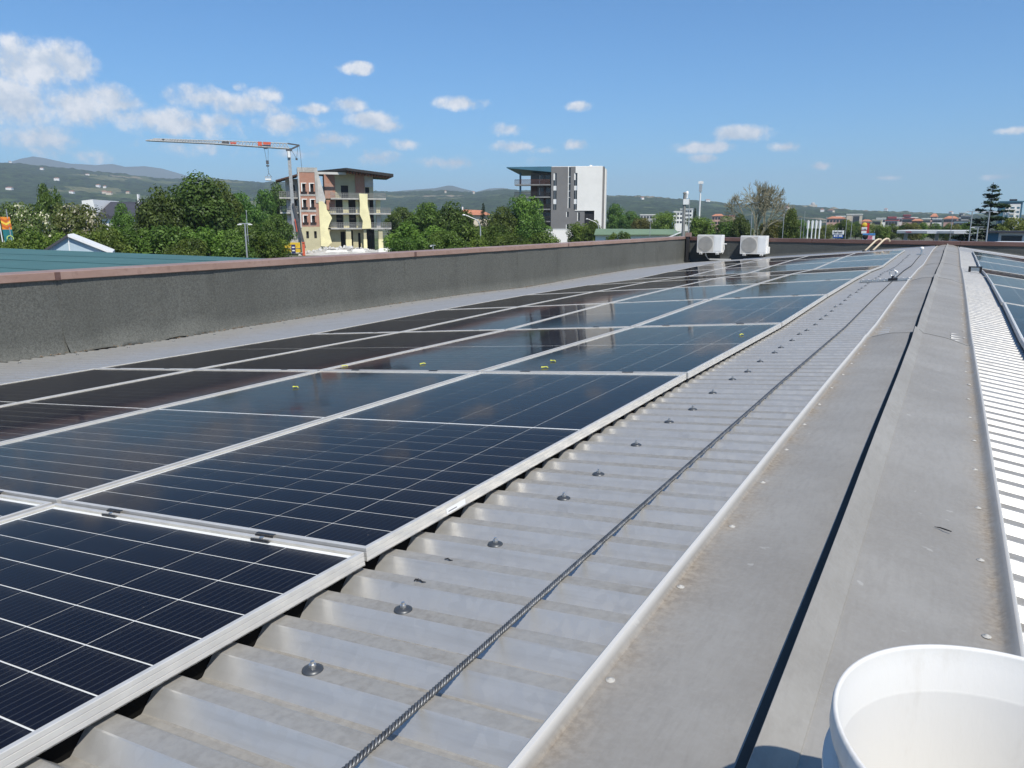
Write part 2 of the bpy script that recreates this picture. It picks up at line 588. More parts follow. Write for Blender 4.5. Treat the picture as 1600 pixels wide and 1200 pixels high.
def m_hill():
    t = NT('hillside')
    p = t.pos(space='World')
    mp = t.pos((1, 1, 0.0), 'World')
    n0 = t.n('TexNoise'); t.l(mp, n0.inputs['Vector'])
    n0.inputs['Scale'].default_value = 0.006; n0.inputs['Detail'].default_value = 3
    va = t.n('VectorMath', operation='MULTIPLY_ADD')
    t.l(n0.outputs['Color'], va.inputs[0]); va.inputs[1].default_value = (160, 160, 0)
    t.l(mp, va.inputs[2])

    def vor(feature):
        v = t.n('TexVoronoi', feature=feature)
        t.l(va.outputs[0], v.inputs['Vector']); v.inputs['Scale'].default_value = 0.0075
        return v
    vo = vor('F1'); ed = vor('DISTANCE_TO_EDGE')
    sc = t.n('SeparateColor'); t.l(vo.outputs['Color'], sc.inputs[0])
    fields = t.mix(t.ramp(sc.outputs[1], 0.1, 0.9), (0.09, 0.14, 0.045), (0.22, 0.22, 0.11))
    fields = t.mix(t.math('GREATER_THAN', sc.outputs[2], 0.86), fields, (0.36, 0.30, 0.20))
    rows = t.noise(t.pos((1, 0.25, 1), 'World'), 0.10, 2)
    fields = t.mix(t.math('MULTIPLY', t.ramp(rows, 0.4, 0.6), 0.45), fields, (0.05, 0.08, 0.025))
    trees = t.noise(p, 0.05, 5, 0.75)
    forest = t.mix(t.ramp(trees, 0.38, 0.62), (0.012, 0.026, 0.012), (0.065, 0.105, 0.034))
    big = t.noise(mp, 0.0026, 4, 0.6)
    isf = t.math('LESS_THAN', sc.outputs[0], t.math('MULTIPLY_ADD', t.ramp(big, 0.42, 0.64), 0.60, 0.02))
    hedge = t.math('GREATER_THAN', ed.outputs['Distance'], t.math('MULTIPLY', trees, 0.16))
    isf = t.math('MULTIPLY', isf, hedge)
    isf = t.math('MULTIPLY', isf, t.math('LESS_THAN', trees, 0.60))
    col = t.mix(isf, forest, fields)
    return t.bsdf(col, 0.95, 0, 0.1, bump=trees, bstr=1.0, bdist=22.0)


def m_ground():
    t = NT('open_ground')
    p = t.pos(space='World')
    a = t.noise(p, 0.02, 5, 0.6)
    b = t.noise(p, 0.6, 6, 0.65)
    col = t.mix(t.ramp(a, 0.4, 0.6), (0.07, 0.10, 0.03), (0.16, 0.15, 0.13))
    col = t.mix(t.math('MULTIPLY', b, 0.5), col, (0.05, 0.07, 0.025))
    return t.bsdf(col, 0.95, 0, 0.1, bump=b, bstr=0.5, bdist=0.1)


def m_brick():
    t = NT('bare_brickwork')
    p = t.pos()
    br = t.n('TexBrick')
    mp = t.n('Mapping'); mp.inputs['Rotation'].default_value = (R(90), 0, 0)
    t.l(p, mp.inputs[0]); t.l(mp.outputs[0], br.inputs['Vector'])
    br.inputs['Scale'].default_value = 1.6
    br.inputs['Color1'].default_value = (0.44, 0.17, 0.09, 1)
    br.inputs['Color2'].default_value = (0.36, 0.13, 0.075, 1)
    br.inputs['Mortar'].default_value = (0.42, 0.36, 0.31, 1)
    br.inputs['Mortar Size'].default_value = 0.03
    n = t.noise(p, 0.8, 5, 0.6)
    col = t.mix(t.math('MULTIPLY', t.ramp(n, 0.45, 0.75), 0.55), br.outputs['Color'], (0.42, 0.36, 0.31))
    return t.bsdf(col, 0.9, 0, 0.2)


MAT = dict(
    sheet=m_roof_metal(), cap=m_cap_metal(), alu=m_aluminium(), cell=m_cell('solar_cell_silicon'),
    cell_far=m_cell('solar_cell_silicon_far', False),
    back=plain('white_backsheet', (0.80, 0.82, 0.84), 0.5, 0, 0.05), pane=m_pane(),
    clamp=plain('black_anodised_clamp', (0.035, 0.036, 0.04), 0.4, 0.4),
    bright=m_aluminium('zinc_plated_steel', (0.68, 0.68, 0.66), 0.34, 0.9),
    rubber=plain('dark_rubber', (0.03, 0.03, 0.032), 0.65),
    washer=plain('grey_washer_cap', (0.085, 0.09, 0.095), 0.4, 0.5),
    rope=plain('steel_wire_rope', (0.16, 0.165, 0.17), 0.45, 0.7, 0.3, 60),
    rope_d=plain('wire_rope_core', (0.035, 0.037, 0.04), 0.6, 0.3, 0.3, 60),
    felt=m_felt('mineral_felt', (0.068, 0.070, 0.063), (0.150, 0.153, 0.138)),
    felt_d=m_felt('smooth_dark_felt', (0.06, 0.064, 0.062), (0.10, 0.105, 0.10)),
    copper=m_copper('aged_copper_coping', (0.32, 0.205, 0.16), (0.39, 0.265, 0.215), (0.22, 0.135, 0.105)),
    brown=m_copper('brown_painted_coping', (0.135, 0.075, 0.062), (0.17, 0.10, 0.085), (0.10, 0.055, 0.045)),
    concrete=plain('concrete', (0.42, 0.41, 0.38), 0.9, 0, 0.2, 0.8, 0.3),
    concrete_d=plain('dark_concrete', (0.24, 0.24, 0.23), 0.9, 0, 0.2, 0.8, 0.3),
    plaster=plain('white_plaster', (0.82, 0.80, 0.75), 0.85, 0, 0.04, 0.3),
    white=plain('white_paint', (0.78, 0.78, 0.76), 0.5, 0, 0.05),
    acwhite=plain('ivory_enamel', (0.84, 0.83, 0.79), 0.38, 0, 0.05, 2.0),
    acgrille=plain('ivory_plastic_grille', (0.58, 0.55, 0.49), 0.5, 0, 0.1),
    dark=plain('dark_void', (0.02, 0.02, 0.022), 0.8), shadowgap=plain('black_gap_shade', (0.006, 0.006, 0.006), 0.95, spec=0.05), seal=plain('bitumen_seal', (0.085, 0.078, 0.07), 0.9, spec=0.1),
    plastic=None,
    teal=plain('teal_roofing', (0.055, 0.135, 0.135), 0.8, 0, 0.10, 0.4),
    glassblue=plain('pale_glazing', (0.42, 0.52, 0.58), 0.25, 0, 0.06, 0.6),
    window=plain('window_glass_dark', (0.03, 0.037, 0.045), 0.12, 0, 0.3, 0.5, spec=0.7),
    greyren=plain('grey_render', (0.20, 0.195, 0.19), 0.9, 0, 0.08, 0.25),
    brickcol=m_brick(),
    block=plain('pale_blockwork', (0.52, 0.51, 0.48), 0.9, 0, 0.12, 0.9),
    foam=plain('yellow_insulation_board', (0.82, 0.75, 0.44), 0.85, 0, 0.10, 0.5),
    foamd=plain('pale_yellow_render', (0.50, 0.46, 0.30), 0.9, 0, 0.12, 0.4),
    wood=plain('dark_timber', (0.10, 0.045, 0.028), 0.7, 0, 0.2, 1.0),
    woodr=plain('reddish_rafter', (0.24, 0.09, 0.05), 0.7, 0, 0.2, 1.0),
    fascia=plain('dark_fascia', (0.03, 0.027, 0.026), 0.6),
    galv=plain('galvanised_pole', (0.46, 0.47, 0.47), 0.45, 0.5, 0.12, 0.5),
    cranegrey=plain('crane_grey_paint', (0.36, 0.37, 0.37), 0.5, 0.1),
    cranedark=plain('crane_dark_steel', (0.10, 0.10, 0.105), 0.5, 0.2),
    red=plain('red_orange_paint', (0.62, 0.12, 0.06), 0.5),
    redsign=plain('red_sign_panel', (0.55, 0.035, 0.04), 0.4),
    yellow=plain('yellow_paint', (0.66, 0.46, 0.04), 0.5),
    blue=plain('blue_sign_panel', (0.03, 0.10, 0.36), 0.4),
    navy=plain('navy_sign_panel', (0.025, 0.03, 0.12), 0.4),
    ltblue=plain('light_blue_panel', (0.08, 0.28, 0.60), 0.4),
    pink=plain('pink_print', (0.65, 0.20, 0.26), 0.5),
    black=plain('black_print', (0.02, 0.02, 0.022), 0.5),
    orange=plain('orange_banner_cloth', (0.80, 0.27, 0.03), 0.7),
    yelcloth=plain('yellow_banner_cloth', (0.85, 0.60, 0.08), 0.7),
    redcloth=plain('rust_banner_cloth', (0.62, 0.14, 0.03), 0.7),
    tealcloth=plain('teal_banner_cloth', (0.02, 0.17, 0.19), 0.7),
    limeprint=plain('lime_lettering', (0.52, 0.68, 0.18), 0.6),
    tile=plain('terracotta_roof', (0.45, 0.19, 0.11), 0.85, 0, 0.2, 0.4),
    slate=plain('dark_slate_roof', (0.055, 0.055, 0.065), 0.6, 0, 0.15, 0.5),
    cream=plain('cream_render', (0.62, 0.54, 0.42), 0.9, 0, 0.08, 0.3),
    pinkr=plain('pink_render', (0.55, 0.34, 0.28), 0.9, 0, 0.08, 0.3),
    redr=plain('red_render', (0.42, 0.10, 0.11), 0.9, 0, 0.08, 0.3),
    greenroof=plain('green_sheet_roof', (0.16, 0.23, 0.14), 0.7, 0, 0.12, 0.2),
    bluepan=plain('blue_cladding', (0.05, 0.14, 0.20), 0.5, 0, 0.1, 0.2),
    asphalt=plain('asphalt', (0.06, 0.06, 0.06), 0.9, 0, 0.2, 0.6),
    bark=plain('bark', (0.10, 0.075, 0.055), 0.95, 0, 0.25, 2.0),
    twig=plain('bare_twigs', (0.27, 0.25, 0.165), 0.95, 0, 0.2, 1.0),
    litter=plain('dry_leaf_litter', (0.22, 0.15, 0.09), 0.95, 0, 0.5, 40),
    pipe=plain('cream_conduit', (0.64, 0.53, 0.38), 0.5, 0, 0.1, 4),
    hose=plain('pale_hose', (0.55, 0.54, 0.5), 0.5),
    tie=plain('yellow_cable_tie', (0.80, 0.78, 0.10), 0.4),
    sticker=plain('paper_sticker', (0.80, 0.80, 0.79), 0.5, 0, 0.04),
    leafa=m_leaf('broad_leaf', (0.04, 0.08, 0.012), (0.15, 0.23, 0.04)),
    leafd=m_leaf('dark_leaf', (0.03, 0.06, 0.012), (0.11, 0.18, 0.034)),
    leafb=m_leaf('bright_leaf', (0.065, 0.115, 0.016), (0.21, 0.3, 0.05)),
    leafy=m_leaf('yellowish_leaf', (0.08, 0.1, 0.02), (0.25, 0.25, 0.06)),
    blossom=m_leaf('blossoming_acacia', (0.06, 0.09, 0.02), (0.19, 0.23, 0.06), (0.66, 0.63, 0.46), 0.20),
    needle=m_leaf('dark_needle', (0.018, 0.036, 0.018), (0.06, 0.10, 0.045)),
    hill=m_hill(), ground=m_ground(),
    mount=plain('distant_mountain', (0.07, 0.09, 0.07), 0.95, 0, 0.2, 0.002),
    car=plain('dark_car_paint', (0.05, 0.055, 0.06), 0.3, 0.2),
    carw=plain('white_van_paint', (0.78, 0.78, 0.77), 0.3, 0.0, 0.03),
)


def m_bucket():
    t = NT('white_polypropylene')
    p = t.pos()
    n = t.noise(p, 9, 5, 0.65)
    s = t.noise(t.pos((1, 1, 0.3)), 30, 5, 0.7)
    col = t.mix(t.math('MULTIPLY', t.ramp(s, 0.52, 0.75), 0.3), (0.66, 0.65, 0.62), (0.50, 0.47, 0.41))
    col = t.mix(t.math('MULTIPLY', t.ramp(n, 0.6, 0.75), 0.25), col, (0.44, 0.41, 0.35))
    return t.bsdf(col, 0.58, 0, 0.3, Subsurface_Weight=0.0, Subsurface_Radius=(0.02, 0.02, 0.018), Subsurface_Scale=1.0,
                  bump=s, bstr=0.06)


MAT['plastic'] = m_bucket()

# ------------------------------------------------------------------ the roof we stand on
ROWS = [(-3, 0), (1.17, 0), (3.47, -.005), (5.77, -.023), (8.07, .005), (10.37, .015), (12.67, .008), (14.97, -.030),
        (17.27, .003), (19.57, .028), (21.87, .045), (24.5, .02), (27.5, 0.0)]


def wave(y):
    """purlin sag of the roof, measured from the panel seams"""
    if y <= ROWS[0][0]: return 0.0
    for (a, wa), (b, wb) in zip(ROWS, ROWS[1:]):
        if y <= b:
            return wa + (wb - wa) * (y - a) / (b - a)
    return ROWS[-1][1]


SL, SR, XR = 0.087, 0.15, -0.12


def rib_z(x, y):
    if x < XR: zr = 0.720 + SL * (-x - 1.03)
    else: zr = 0.720 + SL * (-XR - 1.03) + SR * (x - XR)
    return CZ - zr + wave(y) - 0.002


PITCHY, RIBH = 0.1143, 0.033
Y0R = 0.522
PROF = [(.0025, 0), (.0150, 0), (.0177, .0018), (.0450, .0317), (.0474, .033), (.0820, .033), (.0845, .0317), (.1113, .0018)]
PDUST = [1.0, 1.0, .05, .0, .88, .45, .2, .9]


def sheet_z(x, y):
    """height of the corrugated surface itself"""
    o = (y - Y0R) % PITCHY
    P = PROF + [(PROF[0][0] + PITCHY, 0)]
    if o < P[0][0]: o += PITCHY
    for (a, ha), (b, hb) in zip(P, P[1:]):
        if a <= o <= b: return rib_z(x, y) - RIBH + ha + (hb - ha) * (o - a) / (b - a)
    return rib_z(x, y)


def corrugated(name, xs, y0, y1):
    rng = random.Random(5)
    n0 = int((y0 - Y0R) / PITCHY); n1 = int((y1 - Y0R) / PITCHY)
    ys = []; dust = []
    for k in range(n0, n1):
        for i, (o, h) in enumerate(PROF):
            ys.append((Y0R + k * PITCHY + o, h)); dust.append(PDUST[i])
    vs = []
    for (y, h) in ys:
        for x in xs:
            vs.append((x, y, rib_z(x, y) - RIBH + h))
    nx = len(xs)
    fs = []; dv = []
    for j in range(len(ys) - 1):
        for i in range(nx - 1):
            fs.append((j * nx + i, j * nx + i + 1, (j + 1) * nx + i + 1, (j + 1) * nx + i)); dv.append(dust[j])
    me = bpy.data.meshes.new(name)
    me.from_pydata(vs, [], fs)
    a = me.attributes.new('dust', 'FLOAT', 'FACE')
    a.data.foreach_set('value', dv)
    me.materials.append(MAT['sheet'])
    me.update()
    return tag(link(name, me), kind='structure')


roof_l = corrugated('corrugated_roof', [-8.2, -7.4, -6.6, -5.8, -5, -4, -3, -2, -1.4, -1.03, -.9, -.75, -.6, -.45, -.3], -2.6, 27.0)
roof_r = corrugated('corrugated_roof', [.05, .2, .4, .6, 1, 2, 3.5, 5, 6.5], -2.6, 27.0)
roof_l['label'] = 'galvanised corrugated metal roof sloping down to the left parapet'
roof_r['label'] = 'sunlit corrugated metal roof on the right of the ridge'

# screws with sealing washers along the ribs
sb = MB()
sb.lathe([(0.0175, 0.0005), (0.017, 0.003), (0.012, 0.0055), (0.006, 0.0068), (0.0, 0.007)], 18)
wash_me = sb.mesh('sealing_washer', MAT['washer'])
sb = MB()
sb.lathe([(0.0062, 0.006), (0.0062, 0.0115), (0.0036, 0.0122), (0.0036, 0.0165), (0.0, 0.017)], 6, smooth=False)
bolt_me = sb.mesh('screw_head', MAT['bright'])


def roof_screw(x, y, par, s=1.0):
    w = link('roof_screw', wash_me, par, (x, y, rib_z(x, y)))
    w.scale = (s, s, s)
    link('screw_head', bolt_me, w)


k = 2; step = [2, 3, 3]
i = 0
rng = random.Random(3)
while Y0R + .065 + k * PITCHY < 20:
    roof_screw(-.823 + rng.uniform(-.012, .012), Y0R + .065 + k * PITCHY, roof_l)
    k += step[i % 3]; i += 1
for j in range(0, 40):
    roof_screw(-7.72, Y0R + .065 + (j * 5 + 20) * PITCHY, roof_l, 0.9)

# ridge capping in overlapping lengths
JOINTS = [-1.6, 5.1, 10.05, 14.9, 19.8, 24.3, 27.0]
ridge = empty('ridge_capping', (0, 0, 0))
tag(ridge, 'weathered grey metal ridge capping with dark standing seam along the roof crest', 'ridge capping')


def zr(x, y): return rib_z(x, y)


def cap_len(a, b, idx):
    rng = random.Random(idx)
    X = []
    # (x, height over the rib plane, dirt)
    left = [(-.4115, -.004, 0), (-.4105, .018, -1), (-.406, .0225, -1), (-.400, .021, -1), (-.392, .010, .1), (-.386, .0045, 1), (-.372, .004, .85), (-.352, .004, .45), (-.33, .004, .22), (-.30, .004, .07)]  # negative last values lighten the lip as though sunlit
    left += [(x, .004, 0) for x in (-.26, -.22, -.18, -.15, -.128, -.112)]
    right = [(-.1440, .0365, 0), (-.1430, .0385, 0), (-.1405, .0375, 0), (-.120, .0205, 0), (-.1005, .0072, 0), (-.0995, .0045, 0)]
    right += [(x, .0045, 0) for x in (-.07, -.03, .01, .05)]
    right += [(.085, .0045, .07), (.108, .0045, .3), (.124, .0045, .7), (.134, .005, 1), (.141, .008, .8), (.149, .016, .1), (.158, .0235, -.3), (.1635, .0245, -1), (.166, .021, -.6), (.1665, -.004, 0)]
    ys = [a + (b - a) * t / max(2, round((b - a) / .12)) for t in range(max(2, round((b - a) / .12)) + 1)]
    seal = [(-.1655, .0, 0), (-.165, .0062, 0), (-.150, .0070, 0), (-.128, .0075, 0)]  # dark joint strip, widened to fill the shadow the flap casts
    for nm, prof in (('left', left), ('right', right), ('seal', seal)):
        vs = []; fs = []; dv = []
        n = len(prof)
        for y in ys:
            bump = 0.026 * math.exp(-((y - b) / .28) ** 2) - .014 * math.exp(-((y - a - .45) / .35) ** 2) + .003 * math.sin(y * 3.1 + idx)
            lap = 0.004 if y > b - 0.13 else 0.0
            for (x, h, d) in prof:
                mid = max(0.0, 1 - abs((x + .12) / .27))
                w = 0.003 * mnoise.noise(Vector((x * 6, y * 1.6, idx * 3.1)))
                zz = rib_z(x, y) if nm != 'right' else rib_z(max(x, XR), y) if x >= XR else CZ - (0.720 + SL * (-XR - 1.03)) + wave(y)
                vs.append((x, y, zz + h + (bump + w) * min(1, mid * 2.2) + lap))
                dv.append(d)
        for j in range(len(ys) - 1):
            for i in range(n - 1):
                fs.append((j * n + i, j * n + i + 1, (j + 1) * n + i + 1, (j + 1) * n + i))
        me = bpy.data.meshes.new('cap_sheet')
        me.from_pydata(vs, [], fs)
        me.polygons.foreach_set('use_smooth', [True] * len(fs))
        at = me.attributes.new('dirt_gleam', 'FLOAT', 'POINT')
        at.data.foreach_set('value', dv)
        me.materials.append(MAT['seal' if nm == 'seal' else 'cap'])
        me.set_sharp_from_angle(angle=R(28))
        link('joint_seal_shade' if nm == 'seal' else 'cap_sheet', me, ridge)
        if b < 26 and nm != 'seal':      # smeared mastic along the lap
            ms = MB()
            row = vs[-n:]
            row = [p for p, pr in zip(row, prof) if pr[1] < .0225 and -.385 < pr[0] < .15]
            for p, q in zip(row, row[1:]):
                w1 = .006 + .004 * rng.random()
                ms.add([(p[0], p[1] - w1, p[2] + .002), (q[0], q[1] - w1, q[2] + .002), (q[0], q[1] + .004, q[2] + .004), (p[0], p[1] + .004, p[2] + .004), (q[0], q[1] + .012, q[2] - .004), (p[0], p[1] + .012, p[2] - .004)], [(0, 1, 2, 3), (3, 2, 4, 5)])
            ms.build('mastic_joint', MAT['concrete_d'], ridge)


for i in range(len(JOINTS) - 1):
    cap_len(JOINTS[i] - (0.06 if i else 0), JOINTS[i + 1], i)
# rivets/drilled screws along both edges of the capping
rb = MB()
rb.lathe([(.0075, 0), (.0070, .0010), (.0035, .0014), (.003, .003), (0, .0034)], 10)
riv_me = rb.mesh('cap_screw', MAT['concrete'])
y = .62
rng = random.Random(8)
while y < 14:
    link('cap_screw', riv_me, ridge, (-.372 + rng.uniform(-.006, .006), y, rib_z(-.372, y) + .004))
    link('cap_screw', riv_me, ridge, (.118 + rng.uniform(-.006, .006), y + .1, rib_z(.118, y + .1) + .006))
    y += PITCHY * 3

# ------------------------------------------------------------------ solar panels
PW, PL, PH = 1.134, 2.278, 0.040
fr = MB()
fp = [(a_, b_ * .75) for a_, b_ in [(0, -.040), (0, -.0285), (.0009, -.0280), (.0009, -.0262), (0, -.0257), (0, -.0135), (.0009, -.0130), (.0009, -.0112), (0, -.0107), (0, -.0012), (.0012, 0), (.0105, 0), (.0115, -.0013), (.0115, -.0093)]]


def sweep_rect(mb, w, l, prof):
    n = len(prof)
    vs = []
    for sx, sy in ((-1, -1), (1, -1), (1, 1), (-1, 1)):
        for (o, z) in prof:
            vs.append((sx * (w / 2 - o), sy * (l / 2 - o), z))
    fs = []
    for c in range(4):
        d = (c + 1) % 4
        for i in range(n - 1):
            fs.append((c * n + i, d * n + i, d * n + i + 1, c * n + i + 1))
    mb.add(vs, fs)


sweep_rect(fr, PW, PL, fp)
# bottom flange and the cut ends at the corners
for sx in (-1, 1):
    fr.box(min(sx * PW / 2, sx * (PW / 2 - .028)), max(sx * PW / 2, sx * (PW / 2 - .028)), -PL / 2 + .001, PL / 2 - .001, -.0302, -.0285)
frame_me = fr.mesh('frame', MAT['alu'])
bm_ = MB()
bm_.box(-PW / 2 + .008, PW / 2 - .008, -PL / 2 + .008, PL / 2 - .008, -.0095, -.0075)
back_me = bm_.mesh('backsheet', MAT['back'])
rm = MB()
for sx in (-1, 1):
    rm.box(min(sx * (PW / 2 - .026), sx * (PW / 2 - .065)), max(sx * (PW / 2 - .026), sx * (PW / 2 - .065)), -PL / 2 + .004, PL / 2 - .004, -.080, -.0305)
shade_strip_me = rm.mesh('gap_shade_strip', MAT['shadowgap'])  # near-black strips added for the shade in the gap beneath the panel
pm = MB()
hx, hy = PW / 2 - .0112, PL / 2 - .0112
pm.add([(-hx, -hy, -.0022), (hx, -hy, -.0022), (hx, hy, -.0022), (-hx, hy, -.0022), (-hx, -hy, -.0055), (hx, -hy, -.0055), (hx, hy, -.0055), (-hx, hy, -.0055)],
       [(0, 1, 2, 3), (4, 5, 1, 0), (5, 6, 2, 1), (6, 7, 3, 2), (7, 4, 0, 3)])
pane_me = pm.mesh('cover_pane', MAT['pane'])
CPX = (PW - 2 * .0115 - 2 * .010) / 6
CPY = (PL - 2 * .0115 - 2 * .012 - .010) / 24
cell_spots = []
for r_ in range(24):
    yy = -PL / 2 + .0115 + .012 + (r_ + .5) * CPY + (.010 if r_ >= 12 else 0)
    for c_ in range(6):
        cell_spots.append((-PW / 2 + .0115 + .010 + (c_ + .5) * CPX, yy))
cw, cl = CPX / 2 - .0015, CPY / 2 - .0018


def cell_geo(mb, x, y):
    ch = .004
    pts = [(x - cw + ch * 0, y - cl), (x + cw, y - cl), (x + cw, y + cl), (x - cw, y + cl)]
    mb.slab(pts, -.0072, -.0066)


cm = MB(); cell_geo(cm, 0, 0)
cell_me = cm.mesh('solar_cell', MAT['cell'])
cm = MB()
for (x, y) in cell_spots: cell_geo(cm, x, y)
cells_me = cm.mesh('solar_cells', MAT['cell_far'])
ORD = ['nearest', 'second', 'third', 'fourth', 'fifth', 'sixth', 'seventh', 'eighth', 'ninth', 'tenth']
COLN = ['next to the cable strip', 'second in from the cable strip', 'third in from the cable strip', 'outermost beside the felt parapet']
TH = .0450     # rail pads: panel top above the rib tops


def solar_panel(row, cx, base_slope, near, label, group, rng, zoff=0.0):
    (ya, wa) = ROWS[row] if row else (-1.13, 0)
    (yb, wb) = ROWS[row + 1]
    if row == 0: yb = 1.17
    yc = (ya + yb) / 2 + (0.008 if row == 0 else 0)
    phi = math.atan((wb - wa) / (yb - ya)) + R(rng.uniform(-.05, .05))
    zc = rib_z(cx, yc) - wave(yc) + (wa + wb) / 2 + TH + zoff - (0.003 if row == 0 else 0)
    t = empty('solar_panel', (cx + rng.uniform(-.003, .003), yc, zc))
    t.rotation_euler = (phi, -math.atan(base_slope), R(rng.uniform(-.06, .06)))
    tag(t, label, 'solar panel', group)
    link('frame', frame_me, t)
    b = link('backsheet', back_me, t)
    if near:
        for (x, y) in cell_spots:
            link('solar_cell', cell_me, b, (x, y, 0))
    else:
        o = link('solar_cells', cells_me, b)
        o['kind'] = 'stuff'
    link('cover_pane', pane_me, t)
    link('gap_shade_strip', shade_strip_me, t)
    return t


rng = random.Random(17)
panels = {}
for row in range(10):
    for c in range(4):
        if row == 0 and c > 1: continue
        near = row <= 1
        panels[row, c] = solar_panel(row, -1.018 - PW / 2 - c * 1.154, SL, near,
                    'dark blue solar panel, %s row on the left slope, %s' % (ORD[row], COLN[c]), 'solar panels on the left slope', rng)
for row in range(2, 10):
    for c in range(2):
        if c == 1 and row < 4: continue
        solar_panel(row, .43 + PW / 2 + c * 1.154, -SR, False,
                    'blue solar panel on the far right slope, %s row, %s' % (ORD[row], 'beside the ridge' if c == 0 else 'farther from the ridge'),
                    'solar panels on the right slope', rng)
# maker's sticker on the frame of the second row
s = MB()
s.box(PW / 2 + .0003, PW / 2 + .0009, -PL / 2 + .30, -PL / 2 + .385, -.0255, -.0115)
st = s.build('sticker', MAT['sticker'], panels[1, 0])
s = MB()
s.box(PW / 2 + .0010, PW / 2 + .0012, -PL / 2 + .308, -PL / 2 + .345, -.0210, -.0190)
s.build('printed_line', MAT['clamp'], st)

# clamps between the rows
for row in range(1, 6):
    yb, wv = ROWS[row]
    for c in range(4):
        for fx in (.26, .76):
            x = -1.018 - c * 1.154 - fx * PW
            if row > 3 and c > 1: continue
            z = rib_z(x, yb) + TH
            t = empty('panel_clamp', (x, yb - .012, z), 0)
            t.rotation_euler = (0, -math.atan(SL), 0)
            g = MB(); g.box(-.028, .028, -.010, -.007, -.026, -.004); g.box(-.028, .028, .005, .008, -.026, .0012); g.box(-.028, .028, -.007, .005, -.012, -.009)
            g.build('channel', MAT['clamp'], t)
            g = MB(); g.box(-.028, .028, .0085, .016, .0015, .0032)
            g.build('gripping_lip', MAT['clamp'], t)
            g = MB(); g.lathe([(.0065, -.0055), (.0065, -.001), (0, -.0008)], 6, smooth=False)
            g.build('bolt', MAT['bright'], t)
            tag(t, 'black clamp in the gap before the %s row of panels, %s column, %s half' % (ORD[row], ['first', 'second', 'third', 'fourth'][c], 'right' if fx < .5 else 'left'), 'clamp', 'panel clamps in the row gaps')

# bits left on the panels
for i, (x, y, a, lab) in enumerate([(-1.83, 3.60, 20, 'yellow tie offcut nearest the building reflection, lower of two'), (-1.90, 3.84, -10, 'yellow tie offcut just above another one on the third row'),
                               (-3.25, 3.62, 30, 'yellow tie offcut farthest left near the felt parapet'), (-2.72, 3.72, 60, 'yellow tie offcut lying alone in the middle of the array'),
                               (-2.95, 2.90, 5, 'yellow tie offcut on the seam edge of the second row'), (-1.13, 5.02, 70, 'yellow tie offcut beside the aluminium frame edge')]):
    z = rib_z(x, y) + TH + .001
    pts = [Vector((-.016, 0, .002)), Vector((-.006, .004, .003)), Vector((.007, .003, .005)), Vector((.017, -.003, .002))]
    m = Matrix.Rotation(R(a), 3, 'Z')
    t = MB().tube([m @ p for p in pts], .0028, 6).box(-.020, -.014, -.004, .004, 0, .006, Matrix.Rotation(R(a), 4, 'Z'))
    tag(t.build('cable_tie_offcut', MAT['tie'], None, (x, y, z)), lab, 'cable tie', 'yellow offcuts on the panels')

# ------------------------------------------------------------------ life-line wire rope and its anchors
def rope_x(y): return -.607 + (.030 * y / 10.3)


rope = empty('safety_wire_rope', (0, 0, 0))
tag(rope, 'dark twisted steel safety rope lying across the roof ribs', 'wire rope')
core = [(rope_x(y), y, rib_z(rope_x(y), y) + .0058) for y in [(-.6 + .2 * i) for i in range(55)]]
MB().tube(core, .0042, 8).build('core', MAT['rope_d'], rope)
for sidx in range(3):
    pts = []
    yy = -.6
    while yy < 7.0:
        a = 2 * math.pi * (yy / .022 + sidx / 3)
        pts.append((rope_x(yy) + .0034 * math.cos(a), yy, rib_z(rope_x(yy), yy) + .0058 + .0034 * math.sin(a)))
        yy += .0026
    MB().tube(pts, .0024, 5, caps=False).build('strand', MAT['rope'], rope)


def anchor(y, label, big=True):
    x = rope_x(y)
    z = rib_z(x, y)
    t = empty('rope_anchor', (x, y, z))
    t.rotation_euler = (0, -math.atan(SL), 0)
    b = MB()
    b.box(-.36, .20, -.030, .030, .000, .006)
    b.box(-.36, .20, -.032, -.027, .000, .022)
    b.box(-.36, .20, .027, .032, .000, .022)
    b.build('base_rail', MAT['bright'], t)
    for i in range(9):
        xx = -.335 + i * .0625
        if abs(xx) < .05: continue
        r = MB()
        ring = [(xx + .014 * math.cos(q), -.034, .024 + .014 * math.sin(q)) for q in [2 * math.pi * j / 14 for j in range(15)]]
        r.tube(ring, .003, 6)
        r.build('eyelet', MAT['bright'], t)
    d = MB(); d.box(-.05, .05, -.045, .045, .006, .035); d.lathe([(.022, .035), (.015, .05), (.015, .06)], 12)
    d.build('pedestal', MAT['clamp'], t)
    r = MB()
    ring = [(.036 * math.cos(q), 0, .095 + .036 * math.sin(q)) for q in [2 * math.pi * j / 24 for j in range(25)]]
    r.tube(ring, .006, 8)
    r.build('ring', MAT['bright'], t)
    s = MB(); s.lathe([(0.0, .12), (.012, .115), (.02, .10), (.012, .085), (0, .08)], 12, (.036, .02, 0))
    s.build('swivel', MAT['white'], t)
    return tag(t, label, 'rope anchor', 'safety rope anchors')


